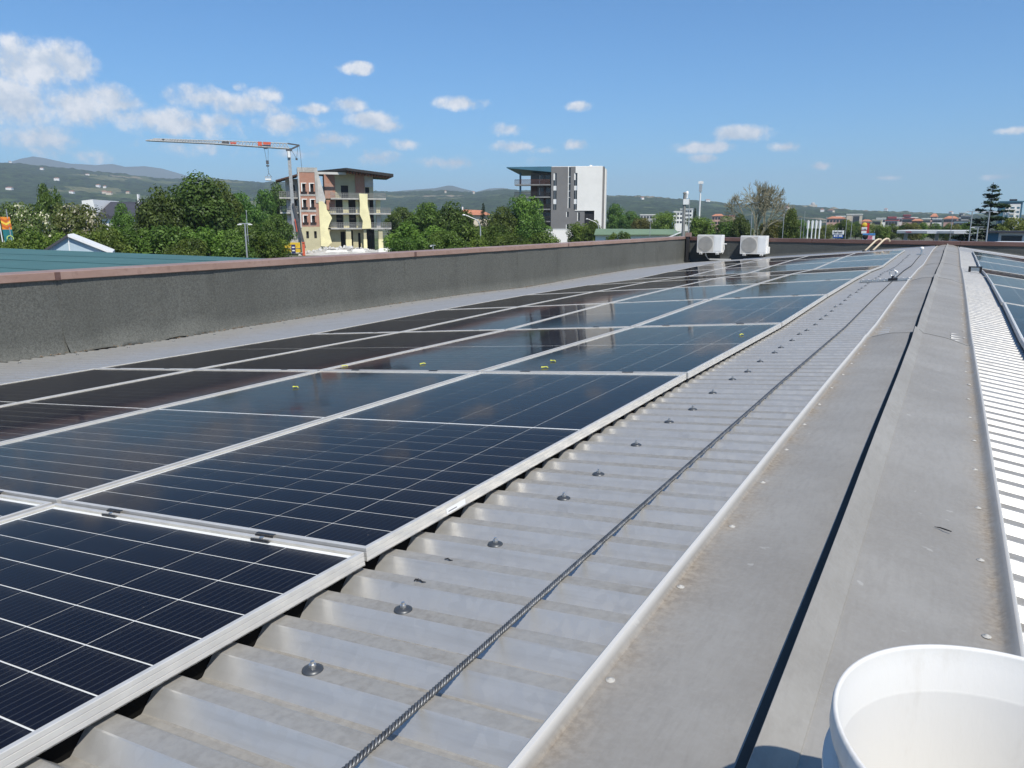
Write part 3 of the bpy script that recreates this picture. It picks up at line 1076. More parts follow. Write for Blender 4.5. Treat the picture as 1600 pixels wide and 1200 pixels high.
anchor(10.3, 'steel ring anchor on a perforated base rail halfway along the rope')
rope2 = empty('safety_wire_rope', (0, 0, 0))
tag(rope2, 'far length of thin steel safety rope beyond the ring anchor', 'wire rope')
MB().tube([(-.577, y, rib_z(-.577, y) + .012) for y in [10.35 + .3 * i for i in range(30)]], .007, 6).build('strand', MAT['rope_d'], rope2)
anc = empty('rope_end_post', (-.575, 19.3, rib_z(-.575, 19.3)))
MB().box(-.09, .09, -.05, .05, 0, .015).lathe([(.02, .015), (.015, .12)], 10).build('base', MAT['bright'], anc)
MB().lathe([(0, .09), (.028, .10), (.045, .125), (.036, .16), (0, .17)], 16).build('cap', MAT['white'], anc)
tag(anc, 'small post with round white cap where the safety rope ends', 'post')

# small bracket left on the right slope
bx = empty('loose_bracket', (.335, 13.6, rib_z(.335, 13.6)))
bx.scale = (.8, .8, .72)
b = MB(); b.box(-.11, -.07, -.05, .05, 0, .11); b.box(.07, .11, -.05, .05, 0, .11); b.box(-.11, .11, -.05, .05, .11, .13)
b.build('frame', MAT['clamp'], bx)
MB().box(-.069, .069, -.03, .03, .03, .109).build('block', MAT['bright'], bx)
tag(bx, 'small black bracket standing on the sunlit right slope', 'bracket')

# twigs and droppings on the metal
def twig(x, y, a, l, lab, zc=None):
    z = (zc if zc is not None else sheet_z(x, y)) + .002
    m = Matrix.Rotation(R(a), 3, 'Z')
    pts = [m @ Vector(p) for p in ((-l / 2, 0, 0), (-l / 6, l * .08, .002), (l / 5, -l * .05, .001), (l / 2, l * .06, .001))]
    o = MB().tube(pts, [.0012, .0018, .0016, .0006], 5).build('twig', MAT['dark'], None, (x, y, z))
    tag(o, lab, 'twig', 'twigs blown onto the roof')


twig(-.865, Y0R + 5.57 * PITCHY, 2, .022, 'short dark twig on a rib just before the near screw')
twig(-.878, Y0R + 5.60 * PITCHY, 70, .012, 'tiny crossed twig beside the longer twig on a rib')
twig(-.875, Y0R + 6.57 * PITCHY, 3, .02, 'thin dark twig on the rib below the frame corner')
twig(.045, 1.86, 160, .035, 'dark twig lying alone on the ridge capping', rib_z(.045, 1.86) + .006)

# ------------------------------------------------------------------ bucket
bk = empty('bucket', (.0935, .664, rib_z(.0935, .664) + .006))
bk.rotation_euler = (0, R(3), 0)
BH = CZ - .406 - bk.location.z
o = MB()
KB = 1.23
o.lathe([(r__ * KB, h__) for r__, h__ in [(0, .006), (.106, .004), (.109, .010), (.114, .08), (.1195, BH * .80), (.1205, BH * .805), (.1225, BH - .022), (.1285, BH - .021), (.1292, BH - .018),
         (.1292, BH - .004), (.1282, BH), (.1262, BH), (.1252, BH - .003), (.1250, BH - .010), (.1222, BH - .016), (.1200, BH * .84), (.1195, BH * .835), (.1191, BH * .825), 
         (.1110, .06), (.1060, .018), (.102, .013), (0, .012)]], 96)
rimb = MB(); rimb.lathe([(.1195 * KB, BH - .062), (.1300 * KB, BH - .058), (.1300 * KB, BH - .052), (.1195 * KB, BH - .049)], 96).build('stiffening_ring', MAT['plastic'], bk)
body = o.build('body', MAT['plastic'], bk)
tag(bk, 'white plastic bucket standing on the ridge in the corner', 'bucket')

# ------------------------------------------------------------------ parapets
XW, YF = -8.2, 27.0
wall_l = empty('parapet_wall', (XW, 0, 0))
tag(wall_l, 'left parapet wall clad in dark grey mineral felt with copper coping', 'wall')
MB().box(-.28, -.012, -3.0, YF + .3, 0, CZ - .545).build('masonry', MAT['concrete_d'], wall_l)


def felt(parent, u0, u1, axis, ztop, zbot, mat, seed, flap=False):
    """one strip of felt, hung from the coping and turned out onto the roof"""
    nu, nv = 10, 16
    vs = []; fs = []
    for j in range(nv + 3):
        v = j / nv
        for i in range(nu + 1):
            u = u0 + (u1 - u0) * i / nu
            if j <= nv:
                zt = ztop(u); zb = zbot(u)
                z = zt + (zb - zt) * v
                d = .006 * mnoise.noise(Vector((u * 2.1, z * 3, 4.0))) + .010 * v * v * mnoise.noise(Vector((u * 1.7, v * 2, 9.0)))
                d += .05 * max(0, v - .86) / .14
                if flap: d += .07 * max(0, v - .75) / .25 * (0.5 + .5 * math.sin(u * 7 + 1))
                d += .004 * (1 - abs(2 * i / nu - 1)) + (.0045 if seed % 2 else 0)
            else:
                zt = zbot(u)
                e = (j - nv)
                d = .05 + .025 * e + .05 * max(0, mnoise.noise(Vector((u * 3.3, e * .3, 2.0)))) * e
                if flap: d += .03
                z = zt - .004 * e + (.03 * max(0, math.sin(u * 6.5)) if flap else .004)
            vs.append((d, u, z) if axis == 'Y' else (u, -d, z))
    n = nu + 1
    for j in range(nv + 2):
        for i in range(nu):
            q = (j * n + i, j * n + i + 1, (j + 1) * n + i + 1, (j + 1) * n + i)
            fs.append(q[::-1] if axis == 'Y' else q[::-1])
    me = bpy.data.meshes.new('felt_sheet')
    me.from_pydata(vs, [], fs)
    me.polygons.foreach_set('use_smooth', [True] * len(fs))
    me.materials.append(mat)
    return link('felt_sheet', me, parent)


def cop(y): return CZ - (.575 - .0028 * (y - 4))      # the coping falls slightly towards the camera end


def bot_l(u): return rib_z(XW + .05, u) + .004
u = -2.25
i = 0
while u < YF - .05:
    u2 = min(u + 1.0, YF)
    if u > .5 or True:
        felt(wall_l, u - .0, u2 + .012, 'Y', lambda q: cop(q) + .012, bot_l, MAT['felt'], i, flap=(5.0 < u + .5 < 6.4))
    u = u2; i += 1
for (a, b) in ((-2.9, 4.74), (4.74, 11.03), (11.03, 17.28), (17.28, 23.5), (23.5, YF + .24)):
    c = MB()
    prof = [(.012, -.008), (.034, 0), (.034, .074), (.030, .079), (-.31, .083), (-.33, .07), (-.33, -.02)]
    n = len(prof)
    vs = [(x, a + .004, z + cop(a)) for x, z in prof] + [(x, b - .004, z + cop(b)) for x, z in prof]
    c.add(vs, [(i, i + 1, i + 1 + n, i + n) for i in range(n - 1)])
    c.add(vs[:n], [tuple(range(n))]); c.add(vs[n:], [tuple(range(n - 1, -1, -1))])
    c.build('coping_section', MAT['copper'], wall_l)
for yj in (4.74, 11.03, 17.28):
    MB().box(.03, .0385, yj - .03, yj + .03, cop(yj) - .004, cop(yj) + .077).build('coping_joint', MAT['brown'], wall_l)
# leaf litter along the foot of the wall
lt = MB(); rng = random.Random(4)
for i in range(900):
    yy = rng.uniform(3.5, 24); d = abs(rng.gauss(0, .05)) + .09
    if mnoise.noise(Vector((yy * 1.1, 0, 0))) < rng.uniform(-.5, .45): continue
    x = XW + d; z = rib_z(x, yy) + rng.uniform(0, .012)
    a = rng.uniform(0, 6.28); s = rng.uniform(.008, .024)
    ca, sa = math.cos(a) * s, math.sin(a) * s
    lt.add([(x + ca, yy + sa, z), (x - sa * .5, yy + ca * .5, z + .006), (x - ca, yy - sa, z + .002), (x + sa * .5, yy - ca * .5, z + .008)], [(0, 1, 2, 3)])
tag(lt.build('leaf_litter', MAT['litter']), 'dry leaf litter along the foot of the felt parapet', 'litter', kind='stuff')

wall_f = empty('parapet_wall', (0, YF, 0))
tag(wall_f, 'far end parapet wall with smooth dark felt and brown coping', 'wall')


def ft(x): return CZ - .555 - .008 * (x + 8.2)
MB().slab([(XW - .25, .012), (8, .012), (8, .28), (XW - .25, .28)], 0, [ft(XW), ft(8), ft(8), ft(XW)]).build('masonry', MAT['concrete_d'], wall_f)
u = XW + .01; i = 0
while u < 6.4:
    felt(wall_f, u, u + 1.05, 'X', lambda q: ft(q) + .02, lambda q: rib_z(q, YF - .05) + .004, MAT['felt_d'], i)
    u += 1.04; i += 1
for (a, b) in ((XW + .02, -4.0), (-4.0, .2), (.2, 4.4), (4.4, 8)):
    c = MB()
    prof = [(-.012, -.01), (-.036, 0), (-.036, .105), (-.03, .112), (.31, .116), (.31, 0)]
    n = len(prof)
    vs = [(a + .004, y, ft(a) + z) for y, z in prof] + [(b - .004, y, ft(b) + z) for y, z in prof]
    c.add(vs, [(i + n, i + 1 + n, i + 1, i) for i in range(n - 1)])
    c.add(vs[:n], [tuple(range(n - 1, -1, -1))]); c.add(vs[n:], [tuple(range(n))])
    c.build('coping_section', MAT['brown'], wall_f)
# pale flashing at its foot
fl = MB()
for (a, b) in ((-6.1, -.45), (.2, 6.2)):
    fl.add([(a, -.10, rib_z(a, YF - .1) + .03 - YF * 0), (b, -.10, rib_z(b, YF - .1) + .03), (b, -.34, rib_z(b, YF - .34) + .012), (a, -.34, rib_z(a, YF - .34) + .012),
            (a, -.36, rib_z(a, YF - .36) - .03), (b, -.36, rib_z(b, YF - .36) - .03)], [(3, 2, 1, 0), (4, 5, 2, 3)])
fl.build('flashing', MAT['bright'], wall_f)
# corner drain pipe and its cover
dp = empty('drain_pipe', (XW + .12, YF - .14, rib_z(XW + .12, YF - .2)))
MB().box(-.05, .05, -.05, .05, 0, .90).build('pipe', MAT['rubber'], dp)
MB().box(-.11, .11, -.10, .02, .0, .10).build('outlet_box', MAT['clamp'], dp)
MB().box(-.09, .10, -.06, .06, .90, 1.04).build('bracket_cover', MAT['copper'], dp)
tag(dp, 'dark square drain pipe in the corner of the two parapets', 'drain pipe')

# black cable trunking and gooseneck conduits by the end wall
for i, (dx, lab) in enumerate(((0, 'cream bent conduit over the end wall, left of the pair'), (.22, 'cream bent conduit over the end wall, right of the pair'))):
    x0 = -2.36 + dx
    z0 = rib_z(x0, 26.3)
    pts = []
    for (a, b, c) in ((0, 0, -.01), (.10, .05, .10), (.21, .15, .235), (.28, .25, .325), (.345, .36, .37), (.40, .48, .36), (.43, .58, .29)):
        pts.append((a, b, c))
    t = empty('bent_conduit', (x0, 26.3, z0))
    MB().tube(pts, .027, 10).build('tube', MAT['pipe'], t)
    MB().lathe([(.055, -.005), (.05, .03), (.034, .04)], 12).build('collar', MAT['rubber'], t)
    tag(t, lab, 'conduit', 'pair of bent conduits')


# ------------------------------------------------------------------ air conditioners
def rounded_box(mb, x0, x1, y0, y1, z0, z1, r=.02, n=3):
    poly = []
    for (cx, cz, a0) in ((x1 - r, z1 - r, 0), (x0 + r, z1 - r, 90), (x0 + r, z0 + r, 180), (x1 - r, z0 + r, 270)):
        for i in range(n + 1):
            a = R(a0 + 90 * i / n)
            poly.append((cx + r * math.cos(a), cz + r * math.sin(a)))
    m = len(poly)
    ins = [(cx + (p - cx) * .985, cz + (q - cz) * .985) for (p, q) in poly for cx, cz in [((x0 + x1) / 2, (z0 + z1) / 2)]]
    vs = [(p, y0, q) for p, q in ins] + [(p, y0 + .008, q) for p, q in poly] + [(p, y1, q) for p, q in poly]
    fs = [tuple(range(m - 1, -1, -1)), tuple(range(2 * m, 3 * m))]
    for i in range(m):
        j = (i + 1) % m
        fs += [(i, j, j + m, i + m), (i + m, j + m, j + 2 * m, i + 2 * m)]
    mb.add(vs, fs)


def air_con(x, z, label, side_cover, hose):
    t = empty('air_conditioner', (x, YF - .10, z))
    w, h, d = .86, .60, .31
    c = MB(); rounded_box(c, -w / 2, w / 2, -d, 0, 0, h)
    c.build('casing', MAT['acwhite'], t)
    gx, gz, gr = -.135, h / 2, .248
    g = MB()
    g.lathe([(gr, -d - .004), (gr + .012, -d - .008), (gr + .02, -d - .002)], 40, (gx, 0, gz), 'Y')
    g.add([(gx - .275, -d - .0015, .022), (gx + .275, -d - .0015, .022), (gx + .275, -d - .0015, h - .022), (gx - .275, -d - .0015, h - .022)], [(0, 1, 2, 3)])
    grille = g.build('fan_grille', MAT['acgrille'], t)
    hb = MB()
    hb.lathe([(gr, -d - .003), (0, -d - .003)], 40, (gx, 0, gz), 'Y')
    hb.build('fan_recess', MAT['concrete_d'], grille)
    br = MB()
    for i in range(-9, 10):
        o_ = i * .0255
        L_ = math.sqrt(max(0, gr * gr - o_ * o_))
        br.box(gx + o_ - .0045, gx + o_ + .0045, -d - .011, -d - .006, gz - L_, gz + L_)
        br.box(gx - L_, gx + L_, -d - .0145, -d - .0115, gz + o_ - .0045, gz + o_ + .0045)
    br.build('grille_bars', MAT['acgrille'], grille)
    sp = MB(); sp.box(.165, .172, -d - .004, -d + .001, .01, h - .01); sp.box(.185, .40, -d - .006, -d + .001, .05, h - .05)
    sp.build('service_panel', MAT['acwhite'], t)
    for sx in (-.28, .28):
        b = MB(); b.box(sx - .02, sx + .02, -d - .02, .09, -.05, -.012); b.box(sx - .02, sx + .02, .05, .09, -.05, .22); b.box(sx - .045, sx + .045, -d - .02, -d + .05, -.055, -.002)
        b.build('bracket', MAT['acwhite'], t)
    if side_cover:
        b = MB(); rounded_box(b, w / 2, w / 2 + .06, -d + .06, -.03, .02, .24, .02)
        b.build('valve_cover', MAT['acwhite'], t)
    else:
        b = MB(); b.box(w / 2 + .01, w / 2 + .12, -.16, -.13, h * .48, h * .53); b.tube([(w / 2 + .03, -.14, h * .45), (w / 2 + .04, -.14, .12), (w / 2 - .02, -.12, -.03)], .014, 6)
        b.build('valve', MAT['acwhite'], t)
    if hose:
        for k_ in range(2):
            pts = [(-.16 + .02 * k_, -.2, 0), (-.14 + .02 * k_, -.2, -.10), (-.05, -.2 - .02 * k_, -.20), (.08, -.22, -.255 - .004 * k_), (.25, -.25, -.268)]
            MB().tube(pts, .011, 6).build('hose', MAT['hose'], t)
    return tag(t, label, 'air conditioner', 'air conditioners on the end wall')


air_con(-7.25, CZ - .965, 'white air conditioner unit with hanging pipes, nearer the wall corner', False, True)
air_con(-5.78, CZ - .985, 'white air conditioner unit with side valve cover, right of the other', True, False)
cl_ = MB(); cl_.box(-.35, .35, -.06, .06, 0, .05)
tag(cl_.build('cable_trunking', MAT['hose'], None, (-6.85, YF - .42, rib_z(-6.85, YF - .42) + .01)), 'pale trunking on the roof under the left air conditioner', 'trunking')

# ------------------------------------------------------------------ the land around
g = MB()
GR = 9000
g.slab([(GR * math.cos(2 * math.pi * i / 48), GR * math.sin(2 * math.pi * i / 48)) for i in range(48)], -.5, 0)
tag(g.build('ground', MAT['ground']), kind='structure')


class Frame:
    """a place outside: px is the photograph column it stands at, dist its ground distance; local x right, y away, z up"""
    def __init__(s, px, dist):
        th = math.atan((px - 800) / FE)
        s.px = px
        s.a = YAW - th
        s.o = (-math.sin(s.a) * dist, math.cos(s.a) * dist, 0)
        s.mx = dist * math.cos(th) ** 2 / FE
        s.mz = dist * math.cos(th) * math.cos(PITCH) ** 2 / F_PX
        s.d = dist

    def X(s, px): return (px - s.px) * s.mx
    def Z(s, py): return CZ + (350 - py) * s.mz
    def empty(s, name, rot=0.0): return empty(name, s.o, s.a + rot)


# road in front of the houses, mostly hidden behind the parapet
rd = MB(); rd.slab([(-90, 34), (60, 62), (60, 70), (-90, 42)], .002, .006)
tag(rd.build('road', MAT['asphalt']), kind='structure')

# hills
RIDGE = [(-900, 262), (-400, 252), (-150, 247), (0, 252), (60, 256), (110, 261), (160, 267), (200, 271), (250, 277), (290, 279), (330, 277), (370, 281), (410, 285), (450, 283), (500, 290), (560, 297),
         (620, 299), (660, 297), (700, 296), (740, 299), (790, 294), (830, 296), (880, 300), (945, 304), (1000, 304), (1050, 309), (1100, 313), (1150, 318), (1200, 316), (1250, 319), (1300, 323), (1360, 327),
         (1420, 329), (1480, 331), (1540, 333), (1600, 334), (1800, 338), (2400, 340)]


def ridge_y(px):
    for (a, ya), (b, yb) in zip(RIDGE, RIDGE[1:]):
        if px <= b: return ya + (yb - ya) * max(0, px - a) / (b - a)
    return RIDGE[-1][1]


def hill_dist(px):
    return 3300 if px < 500 else 3300 - 700 * min(1, (px - 500) / 700)


hv = []; hf = []
NA = 900
rads = [0.30 + .70 * i / 70 for i in range(71)] + [1.03, 1.1, 1.2, 1.3]


def hill_z(px, th, q):
    """height at the fraction q of the way to the crest"""
    D = hill_dist(px)
    H = CZ + (350 - ridge_y(px)) * D * math.cos(th) * math.cos(PITCH) ** 2 / F_PX
    a = YAW - th
    x, y = -math.sin(a) * D * q, math.cos(a) * D * q
    s = max(0, min(1, (q - .30) / .70))
    up = s * s * (3 - 2 * s) * .55 + s ** 1.6 * .45
    if q > 1: up = 1 - (q - 1) * 1.6
    n1 = mnoise.fractal(Vector((x * .0016, y * .0016, 3.3)), 1.0, 2.0, 4)
    z = H * up * (1 + .30 * n1 * s * (1 - s) * 3) - 6
    z += 6.0 * max(0, s) * (mnoise.noise(Vector((x * .028, y * .028, 0))) + .6 * mnoise.noise(Vector((x * .07, y * .07, 5)))) * min(1, s * 3)
    return x, y, z


for i in range(NA + 1):
    px_ = None
    th = R(-52) + R(104) * i / NA
    px = 800 + FE * math.tan(th)
    for q in rads:
        hv.append(hill_z(px, th, q))
nr = len(rads)
for i in range(NA):
    for j in range(nr - 1):
        hf.append((i * nr + j, (i + 1) * nr + j, (i + 1) * nr + j + 1, i * nr + j + 1))
me = bpy.data.meshes.new('hills')
me.from_pydata(hv, [], hf)
me.materials.append(MAT['hill'])
me.polygons.foreach_set('use_smooth', [True] * len(hf))
tag(link('hills', me), kind='structure')


def mountain(pts, dist, mat='mount', label='mountain'):
    """a far range: crest given by (px, py), real depth behind it"""
    vs = []; fs = []
    fine = []
    for (a, ya), (b, yb) in zip(pts, pts[1:]):
        n = max(2, int((b - a) / 4))
        fine += [(a + (b - a) * i / n, ya + (yb - ya) * i / n) for i in range(n)]
    fine.append(pts[-1])
    for (px, py) in fine:
        for (q, hf_) in ((.72, 0.0), (.82, .3), (.90, .62), (.96, .88), (1.0, 1.0), (1.08, .6), (1.2, 0)):
            fr_ = Frame(px, dist * q)
            H = CZ + (350 - py) * dist * math.cos(math.atan((px - 800) / FE)) * math.cos(PITCH) ** 2 / F_PX
            x, y, _ = fr_.o
            H *= 1 + .05 * mnoise.noise(Vector((x * .0012, y * .0012, 1)))
            vs.append((x, y, H * hf_ - 4))
    for i in range(len(fine) - 1):
        for j in range(6):
            fs.append((i * 7 + j, (i + 1) * 7 + j, (i + 1) * 7 + j + 1, i * 7 + j + 1))
    m = bpy.data.meshes.new('mountains')
    m.from_pydata(vs, [], fs)
    m.materials.append(MAT[mat])
    m.polygons.foreach_set('use_smooth', [True] * len(fs))
    tag(link('mountains', m), kind='structure')


mountain([(-200, 262), (20, 255), (45, 248), (65, 245), (85, 249), (120, 258), (160, 261), (185, 259), (205, 263), (235, 261), (262, 264), (290, 272), (340, 290)], 6800)
mountain([(560, 300), (610, 299), (650, 296), (680, 294), (700, 290), (708, 290), (722, 294), (745, 299), (765, 294), (785, 293), (810, 297), (850, 305)], 4600)


# ------------------------------------------------------------------ trees
def leaf_mesh(name, spots, mat, size, seed, flat=0.0):
    """many small leaf-clump faces; tone varies per clump and per leaf"""
    rng = random.Random(seed)
    vs = []; fs = []; tone = []
    for (p, nrm, tn) in spots:
        nrm = (nrm + Vector((rng.gauss(0, .45), rng.gauss(0, .45), rng.gauss(.35, .45)))).normalized()
        a = nrm.orthogonal().normalized()
        a.rotate(Matrix.Rotation(rng.uniform(0, 6.28), 3, nrm))
        b = nrm.cross(a)
        s = size * rng.uniform(.6, 1.35)
        b0 = len(vs)
        vs += [p - a * s, p + b * s * .6 - a * s * .1, p + a * s, p - b * s * .6 + a * s * .15]
        fs.append((b0, b0 + 1, b0 + 2, b0 + 3))
        tone.append(min(1, max(0, tn + rng.gauss(0, .22))))
    me = bpy.data.meshes.new(name)
    me.from_pydata([tuple(v) for v in vs], [], fs)
    at = me.attributes.new('tone', 'FLOAT', 'FACE')
    at.data.foreach_set('value', tone)
    me.materials.append(mat)
    return me


def broad_spots(seed, n, nb=46, squat=1.0, low=.18):
    rng = random.Random(seed)
    blobs = []
    for i in range(nb):
        u = rng.uniform(0, 6.28); v = math.acos(rng.uniform(-1, 1)); r = rng.uniform(.35, 1) ** .6
        c = Vector((r * .37 * math.sin(v) * math.cos(u), r * .37 * math.sin(v) * math.sin(u), .60 + r * .31 * math.cos(v) * squat))
        c.x += .07 * mnoise.noise(Vector((c.z * 5, seed, 0))); c.y += .07 * mnoise.noise(Vector((c.z * 5, seed, 7)))
        if c.z < low: c.z = low + rng.uniform(0, .1)
        blobs.append((c, rng.uniform(.08, .165), rng.uniform(.15, .8)))
    sp = []
    for i in range(n):
        c, r, tn = blobs[int(rng.random() ** 1.0 * nb) % nb]
        d = Vector((rng.gauss(0, 1), rng.gauss(0, 1), rng.gauss(.25, 1))).normalized()
        rr = r * rng.uniform(.72, 1.12)
        p = c + Vector((d.x * rr, d.y * rr, d.z * rr * .85))
        sp.append((p, d, tn))
    return sp


def trunk_mesh(name, seed, h=.75, r=.022, limbs=6):
    rng = random.Random(seed)
    m = MB()
    m.tube([(0, 0, 0), (.006, .004, .15), (-.005, .008, .35), (.008, 0, h)], [r, r * .8, r * .62, r * .15], 8)
    for i in range(limbs):
        a = rng.uniform(0, 6.28); z = rng.uniform(.16, .45); L_ = rng.uniform(.2, .36)
        m.tube([(0, 0, z), (math.cos(a) * L_ * .5, math.sin(a) * L_ * .5, z + L_ * .45), (math.cos(a) * L_, math.sin(a) * L_, z + L_ * .8)], [r * .5, r * .3, r * .08], 6)
    return m.mesh(name, MAT['bark'])


def conifer_spots(seed, n, droop=.25, cedar=False):
    rng = random.Random(seed)
    brs = []
    nb = 64 if cedar else 190
    for k in range(nb):
        zt = .10 + .87 * (k / nb) ** (.9 if cedar else .85) + rng.gauss(0, .012)
        w = ((1 - zt) * .52 + .025) * (rng.uniform(.45, 1.12) if cedar else rng.uniform(.7, 1.05))
        brs.append((zt, rng.uniform(0, 6.28), w, rng.uniform(-.10, .22) if cedar else -droop, rng.uniform(.2, .8)))
    sp = []
    tot = sum(b[2] ** 1.3 for b in brs)
    for (zt, a, w, tilt, tn) in brs:
        m = int(n * w ** 1.3 / tot) + 8
        for _ in range(m):
            u = rng.random() ** .7
            r = w * u
            spread = (.055 if cedar else .035) * (1.15 - u) * (w / .3) ** .5 + .010
            z = zt + tilt * r - (.35 * max(0, u - .6) ** 2 * w if cedar else 0) + rng.gauss(0, .006 if cedar else .008)
            x = r * math.cos(a) - rng.gauss(0, spread) * math.sin(a)
            y = r * math.sin(a) + rng.gauss(0, spread) * math.cos(a)
            sp.append((Vector((x, y, z)), Vector((0, 0, 1)), tn))
    return sp


PROTO = {}
for nm, mt, seed, n, nb in (('round', 'leafa', 11, 11000, 50), ('tall', 'leafa', 12, 10000, 42), ('bright', 'leafb', 13, 11000, 48), ('dark', 'leafd', 14, 12500, 60),
                            ('blossom', 'blossom', 15, 11000, 48), ('yellow', 'leafy', 16, 9000, 46), ('shrub', 'leafb', 17, 8000, 36), ('shrubd', 'leafa', 18, 8000, 36)):
    sp = broad_spots(seed, n, nb, 1.15 if nm in ('tall',) else 1.0)
    PROTO[nm] = (leaf_mesh('crown', sp, MAT[mt], .0195, seed), trunk_mesh('trunk', seed))
PROTO['spruce'] = (leaf_mesh('crown', conifer_spots(21, 5000), MAT['needle'], .016, 21), trunk_mesh('trunk', 21, .97, .018, 0))
PROTO['cedar'] = (leaf_mesh('crown', conifer_spots(22, 14000, .1, True), MAT['needle'], .0135, 22), trunk_mesh('trunk', 22, .99, .018, 0))


def bare_mesh(seed):
    rng = random.Random(seed)
    m = MB()

    def grow(p, d, L_, r, lev):
        q = p + d * L_
        mid = p + d * L_ * .5 + Vector((rng.gauss(0, .05), rng.gauss(0, .05), rng.gauss(0, .03))) * L_
        m.tube([p, mid, q], [r, r * .8, r * .62], 5 if lev < 3 else 3, caps=False)
        if lev >= 6: return
        for k_ in range(3 if lev < 4 else 4):
            nd = (d + Vector((rng.gauss(0, .48), rng.gauss(0, .48), rng.gauss(.06, .34)))).normalized()
            grow(q if k_ else mid.lerp(q, rng.random()), nd, L_ * rng.uniform(.62, .86), max(.0028, r * .60), lev + 1)
    for a in range(5):
        an = a * 1.256 + .3
        grow(Vector((0, 0, .16)), Vector((math.cos(an) * .55, math.sin(an) * .55, .8)).normalized(), .215, .017, 1)
    m.tube([(0, 0, 0), (0, 0, .18)], [.032, .024], 8)
    xs = [v[0] for v in m.v]; ys = [v[1] for v in m.v]; zs = [v[2] for v in m.v]
    w = (sorted(xs)[int(len(xs) * .985)] - sorted(xs)[int(len(xs) * .015)])
    zt = sorted(zs)[int(len(zs) * .995)]
    m.v = [(a / w, b / w, c / zt) for a, b, c in m.v]
    return m.mesh('branches', MAT['twig'])


BARE = bare_mesh(6)


def tree(kind, px, top, hw, dist, label, name='tree', group=None, rot=None):
    f_ = Frame(px, dist)
    H = f_.Z(top)
    t = f_.empty(name)
    t.rotation_euler.z = rot if rot is not None else (px * 1.7 + dist)
    tag(t, label, 'tree', group)
    wd = 2 * hw * f_.mx
    if kind == 'bare':
        o = link('branches', BARE, t)
        o.scale = (wd, wd, H)
        return t
    cm_, tm_ = PROTO[kind]
    c = link('crown', cm_, t)
    k_ = link('trunk', tm_, t)
    zs = H / .98
    c.scale = (wd * 1.16, wd * 1.16, zs)
    k_.scale = (wd * .9, wd * .9, zs)
    return t


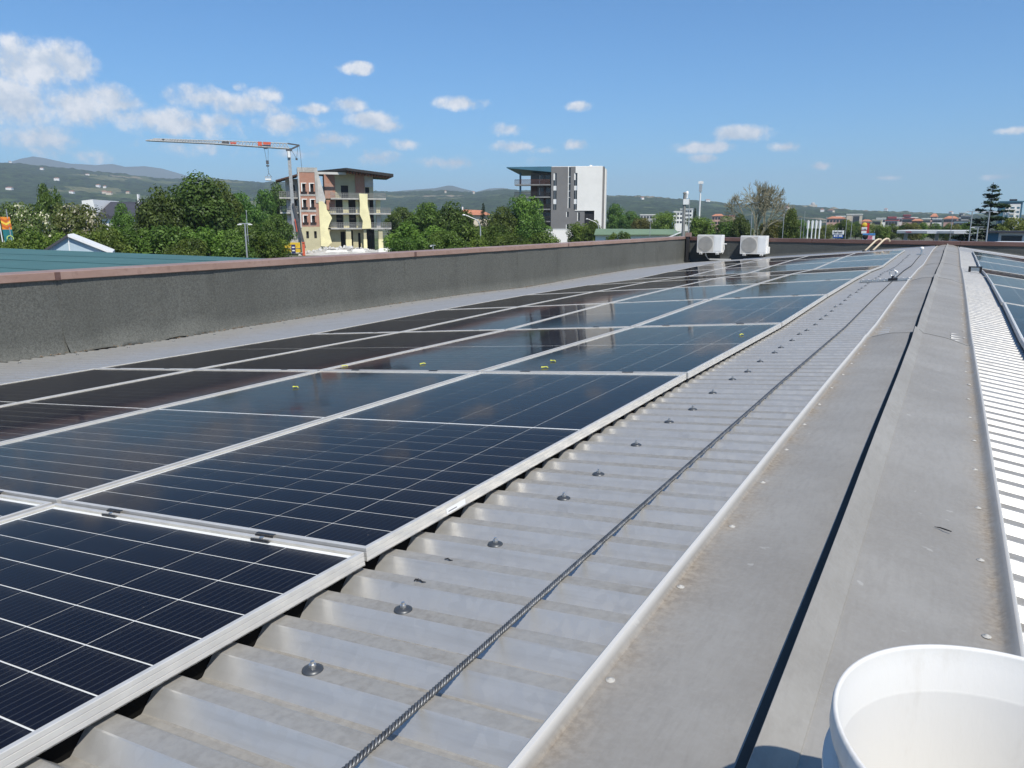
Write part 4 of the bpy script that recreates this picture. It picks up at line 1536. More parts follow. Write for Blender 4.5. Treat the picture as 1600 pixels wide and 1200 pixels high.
T = [  # kind, px, top, half width, distance, label
    ('blossom', 42, 310, 46, 76, 'cream-blossoming acacia beside the orange and teal banner'),
    ('dark', 12, 322, 26, 110, 'dark tree behind the orange and teal banner at the edge'),
    ('tall', 80, 290, 27, 98, 'dark green tree rising between the two blossoming acacias'),
    ('blossom', 122, 312, 48, 84, 'cream-blossoming acacia directly behind the glazed gable'),
    ('shrub', 62, 350, 46, 62, 'bright green bush left of the glazed gable'),
    ('shrub', 150, 348, 52, 66, 'bright green bush right of the glazed gable'),
    ('round', 192, 322, 22, 92, 'small green tree in front of the dark slate roof'),
    ('shrubd', 205, 346, 45, 72, 'green bush in front of the white house wall'),
    ('dark', 300, 276, 68, 92, 'largest dark green tree, left of the crane'),
    ('dark', 248, 296, 42, 88, 'dark tree on the left flank of the largest tree'),
    ('round', 345, 288, 38, 99, 'olive-tinged tree on the right flank of the largest tree'),
    ('shrubd', 262, 344, 50, 70, 'leafy green bush at the foot of the largest tree'),
    ('shrub', 325, 350, 46, 68, 'bright bush just left of the twin-head lamp post'),
    ('round', 378, 306, 32, 118, 'round dark tree above the twin-head lamp post'),
    ('shrubd', 400, 340, 38, 78, 'dark bush just right of the twin-head lamp post'),
    ('tall', 418, 298, 24, 172, 'green tree under the crane hook'),
    ('dark', 440, 288, 24, 190, 'dark tree behind the unfinished building balconies'),
    ('round', 432, 338, 28, 128, 'green tree left of the crane base'),
    ('round', 628, 326, 30, 178, 'dark tree right behind the unfinished building'),
    ('round', 668, 320, 40, 120, 'bright leafy tree right of the unfinished building'),
    ('dark', 712, 318, 36, 112, 'brownish-green tree below the terracotta roof'),
    ('shrub', 648, 344, 48, 90, 'bright low tree near the parapet, right of the unfinished building'),
    ('shrubd', 715, 342, 44, 86, 'leafy low tree left of the curved street lamp'),
    ('spruce', 755, 317, 17, 150, 'dark spruce right of the terracotta roof'),
    ('round', 786, 326, 28, 128, 'green tree just left of the tall poplar-like tree'),
    ('shrubd', 772, 346, 40, 92, 'dark low tree right of the curved street lamp'),
    ('bright', 820, 304, 30, 128, 'tall yellow-green tree against the grey apartment block'),
    ('round', 838, 338, 30, 108, 'dark ivy-clad tree at the left foot of the apartment block'),
    ('bright', 905, 347, 22, 128, 'bright shrub in front of the white garden wall'),
    ('round', 928, 346, 20, 124, 'green shrub under the lamp at the apartment block corner'),
    ('tall', 960, 319, 17, 240, 'dark tree just right of the white apartment wall'),
    ('round', 985, 332, 20, 230, 'green tree behind the low green-roofed shed, left end'),
    ('yellow', 1003, 338, 18, 210, 'yellowish tree behind the low green-roofed shed'),
    ('bright', 1038, 330, 22, 200, 'light green tree left of the utility pole'),
    ('shrubd', 968, 356, 22, 78, 'shrub in front of the low green-roofed shed'),
    ('spruce', 1085, 325, 12, 210, 'dark pointed tree beside the floodlight mast'),
    ('bright', 1095, 338, 26, 150, 'bright green tree above the left air conditioner'),
    ('round', 1135, 340, 26, 140, 'green tree between the two air conditioners'),
    ('dark', 1160, 336, 20, 128, 'dark tree at the foot of the leafless tree'),
    ('bare', 1186, 288, 43, 132, 'large leafless tree above the right air conditioner'),
    ('yellow', 1205, 340, 24, 138, 'brownish-green tree right of the leafless trunk'),
    ('round', 1236, 329, 20, 122, 'dense green tree right of the leafless tree'),
    ('cedar', 1545, 287, 78, 98, 'tall dark cedar with layered branches by the petrol station'),
    ('yellow', 1592, 334, 38, 92, 'yellow-green tree right of the cedar'),
    ('round', 1512, 350, 22, 130, 'dark tree left of the cedar behind the petrol station canopy'),
]
for (k_, px, top, hw, d_, lab) in T:
    tree(k_, px, top, hw, d_, lab, {'spruce': 'spruce_tree', 'cedar': 'cedar_tree', 'bare': 'bare_tree'}.get(k_, 'broadleaf_tree'))
NTH = ['first', 'second', 'third', 'fourth', 'fifth', 'sixth', 'seventh', 'eighth', 'ninth', 'tenth', 'eleventh', 'twelfth', 'thirteenth', 'fourteenth', 'fifteenth', 'sixteenth', 'seventeenth', 'eighteenth']
rng = random.Random(31)
for i, px in enumerate(range(1256, 1520, 17)):
    tree(['round', 'dark', 'yellow', 'bright'][i % 4], px + rng.uniform(-4, 4), 347 + rng.uniform(-2.5, 4), 15 + rng.uniform(-2, 4), 215 + rng.uniform(-25, 35),
         'low tree in the green belt before the town, %s from the left' % NTH[i], 'broadleaf_tree', 'trees in front of the town')
for i, (px, top, d_, lab) in enumerate(((20, 362, 60, 'at the foot of the banner'), (85, 360, 66, 'directly behind the glazed gable'), (165, 366, 64, 'right of the gable roof edge'), (225, 360, 76, 'below the white house'),
        (290, 364, 62, 'below the largest tree'), (362, 362, 66, 'just left of the twin-head lamp post'), (415, 364, 78, 'between the lamp post and the crane base'), (640, 366, 80, 'right of the marker posts'), (700, 364, 74, 'left of the curved street lamp foot'),
        (738, 366, 78, 'at the foot of the curved street lamp'), (800, 362, 82, 'below the tall yellow-green tree'), (845, 366, 88, 'left of the garden wall'))):
    tree(['shrub', 'shrubd', 'round'][i % 3], px, top, 36, d_, 'low green bush above the parapet coping, ' + lab, 'bush', 'bushes just beyond the parapet')

# ------------------------------------------------------------------ neighbouring teal roof, gable, banner
nb = empty('neighbour_building', (0, 0, 0))
zt = CZ - 1.4
MB().slab([(-70, -14), (-9.0, -14), (-9.0, 22.4), (-26, 23.05), (-48.7, 25.2), (-70, 27.2)], 0, zt - .12).build('wall', MAT['concrete'], nb)
MB().slab([(-70, -14), (-8.9, -14), (-8.9, 22.6), (-26, 23.2), (-48.7, 25.35), (-70, 27.35)], zt - .12, zt).build('roof', MAT['teal'], nb)
for i in range(9):
    y0 = -6 + i * 3.3
    MB().box(-69, -9.2, y0, y0 + .05, zt + .001, zt + .018).build('roof_seam', MAT['teal'], nb)
tag(nb, 'low neighbouring building with a flat teal roof beyond the parapet', 'building')

f_ = Frame(108, 58)
t = f_.empty('glazed_gable', R(-4))
xl, xr_, xa = f_.X(58), f_.X(166), f_.X(104)
zb, za = f_.Z(396), f_.Z(366)
MB().prism([(xl, 0), (xr_, 0), (xr_, zb), (xl, zb)], 0, 5).build('wall', MAT['white'], t)
MB().prism([(xl + .12, zb), (xr_ - .12, zb), (xa, za - .1)], .08, .12).build('glazing', MAT['glassblue'], t)
MB().prism([(xa, za), (xa, za - .16), (xl - .1, zb - .12), (xl - .1, zb + .04)][::-1], -.15, 5).build('roof_slope', MAT['slate'], t)
MB().prism([(xa, za), (xa, za - .16), (xr_ + .25, zb - .12), (xr_ + .25, zb + .06)], -.15, 5).build('roof_slope', MAT['white'], t)
MB().box(xa - .03, xa + .03, .02, .075, zb, za - .15).build('mullion', MAT['white'], t)
tag(t, 'white gable with pale blue glazing behind the teal roof', 'gable building')

f_ = Frame(10, 66)
t = f_.empty('banner_flag')
MB().tube([(f_.X(20), 0, 0), (f_.X(12.5), 0, f_.Z(327))], [.05, .035], 8).build('pole', MAT['galv'], t)
x0, x1 = f_.X(1.5), f_.X(16.5)
sk = (f_.X(20) - f_.X(15.5)) / (f_.Z(339) - f_.Z(390))
def bx_(x, z): return x - (z - f_.Z(339)) * .05
zc0, zc1, zc2 = f_.Z(339), f_.Z(358.5), f_.Z(392)
def band(za_, zb_, name, mat, y=0.0, vx=0.0):
    n = 6
    m = MB(); vs = []
    for i in range(n + 1):
        u = i / n
        x = x0 + (x1 - x0) * u
        wv = .04 * math.sin(u * 5)
        dz = -vx * (1 - abs(2 * u - 1))
        for yy in (y, y + .012):
            vs.append((bx_(x, za_), yy + wv, za_ + dz)); vs.append((bx_(x, zb_), yy + wv, zb_ + dz))
    for i in range(n):
        a_ = i * 4; b_ = a_ + 4
        m.add([vs[k] for k in (a_, a_ + 1, b_ + 1, b_)], [(0, 1, 2, 3)]); m.add([vs[k] for k in (a_ + 2, a_ + 3, b_ + 3, b_ + 2)], [(3, 2, 1, 0)])
    return m.build(name, mat, t)
band(zc0, zc1, 'orange_field', MAT['orange'])
hh = (zc0 - zc1)
for i, mt in enumerate(('redcloth', 'yelcloth', 'redcloth')):
    band(zc0 - hh * (.04 + .26 * i), zc0 - hh * (.20 + .26 * i), 'chevron', MAT[mt], -.012 - .004 * i, hh * .22)
fld = band(zc1, zc2, 'teal_field', MAT['tealcloth'])
cu = bpy.data.curves.new('lettering', 'FONT')
cu.body = 'NAMO'
cu.size = .62; cu.extrude = .004
cu.align_x = 'RIGHT'
tx = link('lettering', cu, t)
tx.rotation_euler = (R(90), R(-90), 0)
tx.location = (f_.X(18.6), -.06, f_.Z(367))
cu.materials.append(MAT['limeprint'])
bpy.context.view_layer.update()
tm_ = bpy.data.meshes.new_from_object(tx.evaluated_get(bpy.context.evaluated_depsgraph_get()))
ty = link('lettering', tm_, t); ty.location = tx.location; ty.rotation_euler = tx.rotation_euler
bpy.data.objects.remove(tx)
tag(t, 'tall banner with orange chevrons above teal at the left edge', 'banner')
t2 = Frame(2, 65.5).empty('flagpole')
MB().tube([(.1, 0, 0), (-.1, 0, f_.Z(350))], [.05, .035], 8).build('pole', MAT['white'], t2)
MB().box(-.12, -.06, -.03, .03, f_.Z(352), f_.Z(349)).build('cap', MAT['galv'], t2)
tag(t2, 'bare white pole beside the banner at the left edge', 'flagpole')

# house with a dark slate roof among the trees
f_ = Frame(185, 120)
t = f_.empty('white_house', R(-20))
MB().box(f_.X(130), f_.X(225), 0, 9, 0, f_.Z(338)).build('wall', MAT['white'], t)
MB().prism([(f_.X(130), f_.Z(338)), (f_.X(152), f_.Z(338)), (f_.X(148), f_.Z(312)), (f_.X(130), f_.Z(314))], -.3, 9).build('gable_wall', MAT['white'], t)
MB().add([(f_.X(152), -.5, f_.Z(337)), (f_.X(228), -.5, f_.Z(337)), (f_.X(222), 5, f_.Z(314)), (f_.X(152), 5, f_.Z(314)),
          (f_.X(152), -.5, f_.Z(337) - .3), (f_.X(228), -.5, f_.Z(337) - .3), (f_.X(228), 9, f_.Z(337) - .3), (f_.X(152), 9, f_.Z(337) - .3)],
         [(0, 1, 2, 3), (4, 5, 1, 0), (5, 6, 2, 1), (6, 7, 3, 2), (7, 4, 0, 3)]).build('roof', MAT['slate'], t)
MB().box(f_.X(201), f_.X(203.5), 4.5, 5.2, f_.Z(318), f_.Z(302)).build('chimney', MAT['white'], t)
tag(t, 'white house with dark slate roof half hidden by trees', 'house')

# house with terracotta roof behind the trees
f_ = Frame(745, 168)
t = f_.empty('tiled_house', R(15))
MB().box(f_.X(728), f_.X(766), 0, 8, 0, f_.Z(337)).build('wall', MAT['cream'], t)
MB().add([(f_.X(724), -.6, f_.Z(336)), (f_.X(768), -.6, f_.Z(336)), (f_.X(762), 4, f_.Z(328)), (f_.X(728), 4, f_.Z(327)), (f_.X(724), 8.6, f_.Z(336)), (f_.X(768), 8.6, f_.Z(336))],
         [(0, 1, 2, 3), (3, 2, 5, 4), (0, 3, 4), (1, 5, 2), (4, 5, 1, 0)]).build('roof', MAT['tile'], t)
MB().box(f_.X(727), f_.X(729), 3, 3.8, f_.Z(332), f_.Z(323)).build('chimney', MAT['white'], t)
tag(t, 'house with terracotta roof peeking above the trees', 'house')

# ------------------------------------------------------------------ unfinished building
f_ = Frame(540, 155)
X, Z = f_.X, f_.Z
ub = f_.empty('unfinished_building', R(4))
tag(ub, 'unfinished apartment block of brick with torn yellow insulation boards', 'building')
# stair tower
tw = MB()
win = [(475.5, 480.5), (487.5, 492.5)]
rows = [(289, 301), (313, 324.5), (337, 347.5)]
holes = [(X(a), X(b), Z(d), Z(c)) for (a, b) in win for (c, d) in rows]
tw.holed(X(470), X(499), Z(354), Z(272), holes, -1.8, -1.45)
tower = tw.build('brick_tower_wall', MAT['brickcol'], ub)
MB().holed(X(470), X(499), 0, Z(354) - .01, [(X(478), X(482), Z(372), Z(361)), (X(490), X(494), Z(372), Z(361))], -1.8, -1.45).build('insulated_base_wall', MAT['foamd'], ub)
MB().box(X(469.5), X(499.5), -1.85, 4, Z(272) + .002, Z(265)).build('concrete_parapet', MAT['concrete'], ub)
MB().box(X(470), X(472.2), -1.9, -1.81, Z(356), Z(272)).build('corner_column', MAT['block'], ub)
MB().box(X(495.2), X(499), -1.9, -1.81, Z(318), Z(272)).build('corner_column', MAT['concrete'], ub)
for yb_ in (306, 330):
    MB().box(X(472.4), X(495), -1.86, -1.801, Z(yb_ + 1.5), Z(yb_ - 1.5)).build('floor_band', MAT['concrete'], ub)
for (a, b) in win:
    for (c, d) in rows:
        w_ = MB(); w_.box(X(a) - .18, X(a) + .02, -1.88, -1.40, Z(d), Z(c)); w_.box(X(a) - .2, X(b) + .2, -1.9, -1.42, Z(c), Z(c - 1.2))
        fr_o = w_.build('window_reveal', MAT['plaster'], ub)
        MB().box(X(a) - .25, X(b) + .25, -2.05, -1.45, Z(d + 1.8), Z(d) - .002).build('sill', MAT['dark'], fr_o)
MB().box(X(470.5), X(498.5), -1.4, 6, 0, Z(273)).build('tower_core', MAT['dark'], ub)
# left wing with balconies
lw = [(X(460), X(465), Z(303), Z(290)), (X(462), X(466.5), Z(326), Z(313)), (X(463), X(467), Z(349), Z(336))]
MB().holed(X(451), X(469.6), 0, Z(281), lw, .6, .9).build('left_wing_wall', MAT['block'], ub)
MB().box(X(451.5), X(469), 1.0, 6, 0, Z(283)).build('left_wing_core', MAT['dark'], ub)
MB().prism([(X(437), Z(284.5)), (X(469.4), Z(275)), (X(469.4), Z(277.4)), (X(437), Z(286))][::-1], -2.2, 5).build('left_roof', MAT['wood'], ub)


def balcony(x0, x1, zp, yf, yb_, h=8.5, mesh_mat='concrete_d', dense=False):
    MB().box(X(x0), X(x1), yf, yb_, Z(zp + 1.2), Z(zp - 1.2)).build('balcony_slab', MAT['concrete'], ub)
    rl = MB()
    n = max(2, int((x1 - x0) / 3.2))
    for i in range(n + 1):
        x = X(x0) + .06 + (X(x1) - X(x0) - .12) * i / n
        rl.box(x - .025, x + .025, yf + .03, yf + .08, Z(zp - 1.2), Z(zp - h - 1.2))
    for zz in (zp - h - 1.2, zp - h * .66 - 1.2, zp - h * .33 - 1.2):
        rl.box(X(x0), X(x1), yf + .02, yf + .10, Z(zz) - .03, Z(zz) + .03)
    m = n * 4
    for i in range(m + 1):
        x = X(x0) + (X(x1) - X(x0)) * i / m
        rl.box(x - .012, x + .012, yf + .045, yf + .07, Z(zp - 1.2), Z(zp - h - 1.2))
    rl.build('railing', MAT[mesh_mat], ub)


for zp in (310.5, 333, 355):
    balcony(441, 469, zp, -.9, .6)
# main facade: recessed top floor, two floors with balconies, open ground floor
MB().holed(X(510), X(586.5), Z(311) + .002, Z(271), [(X(535.5), X(547), Z(311), Z(290)), (X(573.5), X(580), Z(311), Z(292.5))], .8, 1.1).build('top_floor_wall', MAT['foamd'], ub)
MB().box(X(510), X(526.5), .62, .79, Z(310.5), Z(273)).build('brick_panel', MAT['brickcol'], ub)
MB().box(X(558), X(572.6), .62, .79, Z(302), Z(273)).build('brick_panel', MAT['brickcol'], ub)
MB().box(X(573), X(586.5), .66, .79, Z(292), Z(273)).build('white_panel', MAT['block'], ub)
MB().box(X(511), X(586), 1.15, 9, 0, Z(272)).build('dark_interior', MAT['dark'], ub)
for (zt_, zb_) in ((312.8, 332.4), (335.8, 356)):
    hs_ = [(X(526), X(536.5), Z(zb_ - 0), Z(zt_)), (X(546), X(557), Z(zb_), Z(zt_)), (X(579), X(589), Z(zb_), Z(zt_))]
    MB().holed(X(511.5), X(596.5), Z(zb_), Z(zt_) + .004, hs_, .2, .55).build('storey_wall', MAT['foamd'], ub)
    MB().box(X(537.2), X(545.4), -.02, .195, Z(zb_), Z(zt_)).build('insulation_board', MAT['foam'], ub)
    MB().box(X(589.6), X(596), -.02, .195, Z(zb_), Z(zt_)).build('insulation_board', MAT['foam'] if zt_ < 320 else MAT['block'], ub)
    MB().box(X(557.4), X(561.6), .0, .195, Z(zb_), Z(zt_)).build('insulation_board', MAT['foam'], ub)
MB().box(X(511.6), X(525), .05, .195, Z(328), Z(313.2)).build('brick_panel', MAT['brickcol'], ub)
# ground floor
MB().holed(X(513), X(571), 0, Z(358.6), [(X(531.5), X(538.5), 0, Z(362)), (X(547.8), X(551), 0, Z(360)), (X(559), X(563), 0, Z(364))], .2, .5).build('ground_floor_wall', MAT['foamd'], ub)
for (a, b) in ((539.2, 547.2), (567, 571.5), (590.6, 597)):
    p_ = MB().box(X(a), X(b), -1.2, -.3, 0, Z(358.6)).build('pillar', MAT['foamd'], ub)
    MB().box(X(a) - .06, X(b) + .06, -1.26, -.24, 0, Z(374)).build('foam_wrap', MAT['foam'], p_)
balcony(518, 604, 311, -1.3, .8, 7.5)
balcony(516, 611, 334, -1.5, .2, 8.0)
balcony(516, 611, 357, -1.5, .2, 8.0)
# torn insulation hanging over the corner
MB().prism([(X(499.4), Z(384)), (X(499.2), Z(316)), (X(505), Z(315)), (X(510.5), Z(321)), (X(511), Z(328)), (X(516), Z(336)), (X(518.5), Z(341)), (X(514), Z(350)), (X(511.5), Z(357)), (X(514.5), Z(370)), (X(516.5), Z(379)), (X(513), Z(381)), (X(510.5), Z(385))], -1.98, -1.84).build('torn_insulation', MAT['foam'], ub)
MB().prism([(X(499.4), Z(318)), (X(497), Z(268.6)), (X(500), Z(270)), (X(510), Z(312)), (X(508.5), Z(318))], -1.75, -1.55).build('sunlit_patch_wall', MAT['block'], ub)  # pale wall shaped so its slanted edge stands for the sun and shadow line
MB().prism([(X(562), Z(303)), (X(575), Z(303.5)), (X(574.5), Z(320)), (X(576.5), Z(334)), (X(578.5), Z(346)), (X(579), Z(357)), (X(564.5), Z(357.5)), (X(566), Z(345)), (X(561.5), Z(335)), (X(562.5), Z(320))], -1.75, -1.6).build('torn_insulation', MAT['foam'], ub)
# roof with exposed rafters
MB().slab([(X(497), 2.0), (X(543), -2.9), (X(616), -2.4), (X(616), 9), (X(497), 9)], [Z(271.5), Z(268.6), Z(277), Z(277), Z(272)], [Z(268), Z(265), Z(272.6), Z(272.6), Z(267)]).build('roof_deck', MAT['fascia'], ub)
for i in range(15):
    px = 546 + i * 4.6
    zc_ = 269.4 + (277.4 - 269.4) * (px - 543) / 73
    MB().box(X(px) - .10, X(px) + .10, -2.1, .7, Z(zc_ + 2.2), Z(zc_)).build('rafter', MAT['woodr'], ub)
MB().box(X(500), X(543), -1.4, -1.2, Z(274.5), Z(271)).build('eaves_beam', MAT['block'], ub)
# site rubble in front
rb = MB(); rng = random.Random(12)
for i in range(420):
    px = rng.uniform(478, 612); yy = rng.uniform(-9, -3.2)
    hgt = 1.25 * math.exp(-((px - 535) / 45) ** 2) * rng.uniform(.2, 1) + .1
    s = rng.uniform(.10, .42)
    m = Matrix.Translation((X(px), yy, hgt)) @ Matrix.Rotation(rng.uniform(0, 3), 4, (rng.random(), rng.random(), rng.random()))
    rb.box(-s, s, -s * .6, s * .6, -s * .35, s * .35, m)
rbo = rb.build('rubble_heap', MAT['block'], None, None)
rbo.location = f_.o; rbo.rotation_euler = (0, 0, f_.a)
tag(rbo, 'heap of pale rubble in front of the unfinished building', 'rubble', kind='stuff')
mnd = MB()
nu, nv = 24, 8
vs = []
for j in range(nv + 1):
    for i in range(nu + 1):
        px = 470 + 150 * i / nu; yy = -12 + 11 * j / nv
        e = math.sin(math.pi * j / nv) ** .7
        vs.append((X(px), yy, (1.0 * math.exp(-((px - 540) / 60) ** 2) + .3 * mnoise.noise(Vector((px * .1, yy, 0)))) * e - .02))
mnd.add(vs, [(j * (nu + 1) + i, j * (nu + 1) + i + 1, (j + 1) * (nu + 1) + i + 1, (j + 1) * (nu + 1) + i) for j in range(nv) for i in range(nu)], True)
mo = mnd.build('spoil_bank', MAT['concrete'], None); mo.location = f_.o; mo.rotation_euler = (0, 0, f_.a)
tag(mo, kind='structure')
for i, (a, b, lab) in enumerate(((512, 545, 'long white concrete slab lying on the rubble, left'), (548, 567, 'shorter white concrete slab lying on the rubble, middle'), (584, 606, 'stack of white slabs right of the rubble heap'))):
    o = MB().box(X(a), X(b), -10.4, -9.6, 0, Z(390 - i * 1.2)).box(X(a) + .2, X(b) - .2, -10.2, -9.7, Z(390 - i * 1.2) + .003, Z(388.5 - i * 1.2)).build('concrete_slab', MAT['plaster'], None)
    o.location = f_.o; o.rotation_euler = (0, 0, f_.a + R(2 * i - 2))
    tag(o, lab, 'slab')
for px, lab in ((603, 'pale marker post right of the unfinished building, nearer to it'), (617.5, 'pale marker post farther right of the unfinished building')):
    o = MB().box(X(px) - .13, X(px) + .13, -8, -7.75, 0, Z(379)).box(X(px) - .16, X(px) + .16, -8.03, -7.72, Z(379) + .002, Z(378)).build('marker_post', MAT['plaster'], None)
    o.location = f_.o; o.rotation_euler = (0, 0, f_.a)
    tag(o, lab, 'post')

# ------------------------------------------------------------------ tower crane
f_ = Frame(455, 147)
X, Z = f_.X, f_.Z
cr = f_.empty('tower_crane', R(0))
tag(cr, 'grey self-erecting tower crane with long lattice jib and red logo panels', 'crane')
m = MB()
m.bar((X(457.5), 0, Z(236)), (X(459.0), 0, Z(318)), .58)
m.bar((X(459.0), 0, Z(318)), (X(461), 0, 1.2), .78)
m.build('mast', MAT['cranegrey'], cr)
MB().bar((X(457.5), -.4, Z(238.5)), (X(457.7), -.4, Z(248)), .45).build('white_collar', MAT['white'], cr)
m = MB(); m.bar((X(460), -.6, Z(318)), (X(474), -.9, Z(388)), .42); m.bar((X(463), -.6, Z(345)), (X(466), -.6, Z(372)), .25)
m.build('erecting_strut', MAT['cranedark'], cr)
m = MB(); m.bar((X(461), -.72, Z(342)), (X(463.5), -.85, Z(362)), .14)
m.build('red_ram', MAT['red'], cr)


def truss(p0, p1, q0, q1, n, r, depth):
    """bottom chords p0-p1 (two, apart in depth), top chord q0-q1, zigzag lacing"""
    m = MB()
    P0, P1, Q0, Q1 = map(Vector, (p0, p1, q0, q1))
    dy = Vector((0, depth / 2, 0))
    for s_ in (-1, 1): m.tube([P0 + dy * s_, P1 + dy * s_], r * 1.25, 5)
    m.tube([Q0, Q1], r * 1.25, 5)
    for i in range(n):
        a = P0.lerp(P1, i / n); b = P0.lerp(P1, (i + 1) / n); c = Q0.lerp(Q1, (i + .5) / n)
        for s_ in (-1, 1):
            m.tube([a + dy * s_, c], r * .62, 4, caps=False); m.tube([c, b + dy * s_], r * .62, 4, caps=False)
        m.tube([a - dy, b + dy], r * .5, 4, caps=False)
    return m


truss((X(243 + 6.6), 0, Z(228)), (X(340 + 6.6), 0, Z(230.2)), (X(254 + 6.6), 0, Z(225)), (X(340 + 6.6), 0, Z(225.6)), 24, .075, .8).build('outer_jib', MAT['cranegrey'], cr)
truss((X(340 + 6.6), 0, Z(230.2)), (X(452 + 6.6), 0, Z(234.8)), (X(340 + 6.6), 0, Z(225.2)), (X(450 + 6.6), 0, Z(226.8)), 22, .085, 1.0).build('inner_jib', MAT['cranegrey'], cr)
m = MB(); m.bar((X(450 + 6.6), 0, Z(226.8)), (X(468 + 6.6), 0, Z(229)), .22); m.bar((X(468 + 6.6), 0, Z(229)), (X(453 + 6.6), 0, Z(236)), .28); m.box(X(447 + 6.6), X(456 + 6.6), -.55, .55, Z(238), Z(234.2))
m.build('tail_frame', MAT['cranedark'], cr)
m = MB(); m.box(X(352 + 6.6), X(362 + 6.6), -.5, .5, Z(231), Z(226.5)); m.box(X(266.5 + 6.6), X(269 + 6.6), -.4, .4, Z(229), Z(225))
m.build('jib_joint', MAT['cranedark'], cr)
m = MB(); m.box(X(364 + 6.6), X(373 + 6.6), -.58, -.5, Z(230), Z(227.4)); m.box(X(405 + 6.6), X(411 + 6.6), -.62, -.54, Z(231.6), Z(225.6)); m.box(X(413 + 6.6), X(424.5 + 6.6), -.62, -.54, Z(229.8), Z(225.8))
m.build('logo_panel', MAT['red'], cr)
m = MB(); m.box(X(408 + 6.6), X(424 + 6.6), -.5, .5, Z(233.2), Z(230.4)); m.box(X(413 + 6.6), X(419 + 6.6), -.6, .6, Z(235.4), Z(233.2))
m.build('trolley', MAT['cranedark'], cr)
m = MB(); m.tube([(X(414 + 6.6), 0, Z(235)), (X(416.5 + 6.6), 0, Z(254))], .025, 4); m.tube([(X(420 + 6.6), 0, Z(235)), (X(418.5 + 6.6), 0, Z(254))], .025, 4); m.tube([(X(417.5 + 6.6), 0, Z(258)), (X(418.3 + 6.6), 0, Z(273))], .04, 4)
m.tube([(X(418.3 + 6.6), 0, Z(272)), (X(415 + 6.6), 0, Z(278))], .03, 4); m.tube([(X(418.3 + 6.6), 0, Z(272)), (X(423 + 6.6), 0, Z(278))], .03, 4)
m.build('hoist_rope', MAT['cranedark'], cr)
MB().box(X(415.4 + 6.6), X(419.6 + 6.6), -.25, .25, Z(258.5), Z(253)).lathe([(.2, -.12), (.32, 0), (.2, .12)], 10, (X(417.5 + 6.6), 0, Z(261))).build('hook_block', MAT['cranedark'], cr)
m = MB(); m.tube([(X(468 + 6.6), 0, Z(229)), (X(470 + 6.6), 0, Z(268))], .03, 4); m.tube([(X(456 + 6.6), 0, Z(237)), (X(461.8 + 6.6), 0, Z(249))], .03, 4); m.tube([(X(465.5 + 6.6), 0, Z(231)), (X(462.6 + 6.6), 0, Z(249))], .03, 4); m.box(X(460.8 + 6.6), X(464 + 6.6), -.2, .2, Z(251.5), Z(248.5))
m.build('stay_rope', MAT['cranedark'], cr)
m = MB(); m.box(X(438), X(467), -1.6, 1.6, .5, 1.1); m.box(X(440), X(447), -1.4, 1.4, 1.1, Z(384))
m.build('yellow_base', MAT['yellow'], cr)
MB().box(X(442), X(467), -1.3, 1.3, Z(384) - 0.4, Z(379)).build('yellow_deck', MAT['yellow'], cr)
m = MB(); m.box(X(453), X(459.5), -1.76, -1.68, Z(396), Z(382)); m.build('navy_sign', MAT['navy'], cr)
m = MB()
for zz in (386, 391): m.box(X(454.2), X(458.3), -1.79, -1.765, Z(zz + 1.2), Z(zz - .6))
m.build('sign_print', MAT['white'], cr)
ld = f_.empty('hoisted_pallet'); ld.parent = None
MB().box(X(415 + 4.2), X(424 + 4.2), -.8, .8, Z(283), Z(280.6)).build('pallet_deck', MAT['plaster'], ld)
m = MB()
for (a, b) in ((415, 1), (423.6, 1)):
    m.box(X(a + 4.2), X(a + 4.7), -.8, .8, Z(280.6) + .002, Z(277.5))
m.box(X(415 + 4.2), X(424 + 4.2), -.8, -.74, Z(278.2), Z(277.5)); m.box(X(415 + 4.2), X(424 + 4.2), .74, .8, Z(278.2), Z(277.5))
m.build('stake_frame', MAT['galv'], ld)
tag(ld, 'pale pallet cage hanging from the crane hook', 'pallet')
co = f_.empty('site_container')
MB().box(X(470), X(474), -4, -2, 0, Z(379)).box(X(469.6), X(474.4), -4.1, -1.9, Z(379) + .003, Z(378)).build('panel', MAT['red'], co)
tag(co, 'small red site cabinet at the foot of the crane', 'cabinet')

# ------------------------------------------------------------------ grey and white apartment block
f_ = Frame(870, 190)
X, Z = f_.X, f_.Z
ab = f_.empty('apartment_block', R(-5))
tag(ab, 'modern grey and white apartment block with deep balconies and flat canopy roof', 'building')
D0 = 14
gh = []
cols = ((864, 869), (896, 901))
for (a, b) in cols:
    gh += [(X(a), X(b), Z(328), Z(271.5))]
gh += [(X(886.2), X(890.6), Z(325.5), Z(260)), (X(884), X(888.4), Z(339), Z(331)), (X(884), X(888.4), Z(358), Z(350.5)), (X(901.4), X(905.6), Z(345), Z(332))]
MB().holed(X(860.5), X(898), 0, Z(262), gh, 0, .5).build('grey_wall', MAT['greyren'], ab)
MB().holed(X(898) + .002, X(913), 0, Z(329.4), [(X(901.4), X(905.6), Z(345), Z(332))], 0, .5).build('grey_wall', MAT['greyren'], ab)
MB().holed(X(898) + .002, X(939.5), Z(329.4) + .002, Z(261.8), [(X(896), X(901), Z(328), Z(271.5))], -.12, .5).build('white_wall', MAT['plaster'], ab)
MB().box(X(928), X(939.5), -.12, .5, 0, Z(329.4)).build('white_pier', MAT['plaster'], ab)
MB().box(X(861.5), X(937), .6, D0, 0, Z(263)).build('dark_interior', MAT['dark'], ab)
MB().box(X(939.5) - .002, X(939.5) + .4, .4, D0, 0, Z(262)).build('side_wall', MAT['greyren'], ab)
MB().box(X(939.5) + .42, X(944), 4, D0, 0, Z(263.5)).build('side_bay', MAT['plaster'], ab)
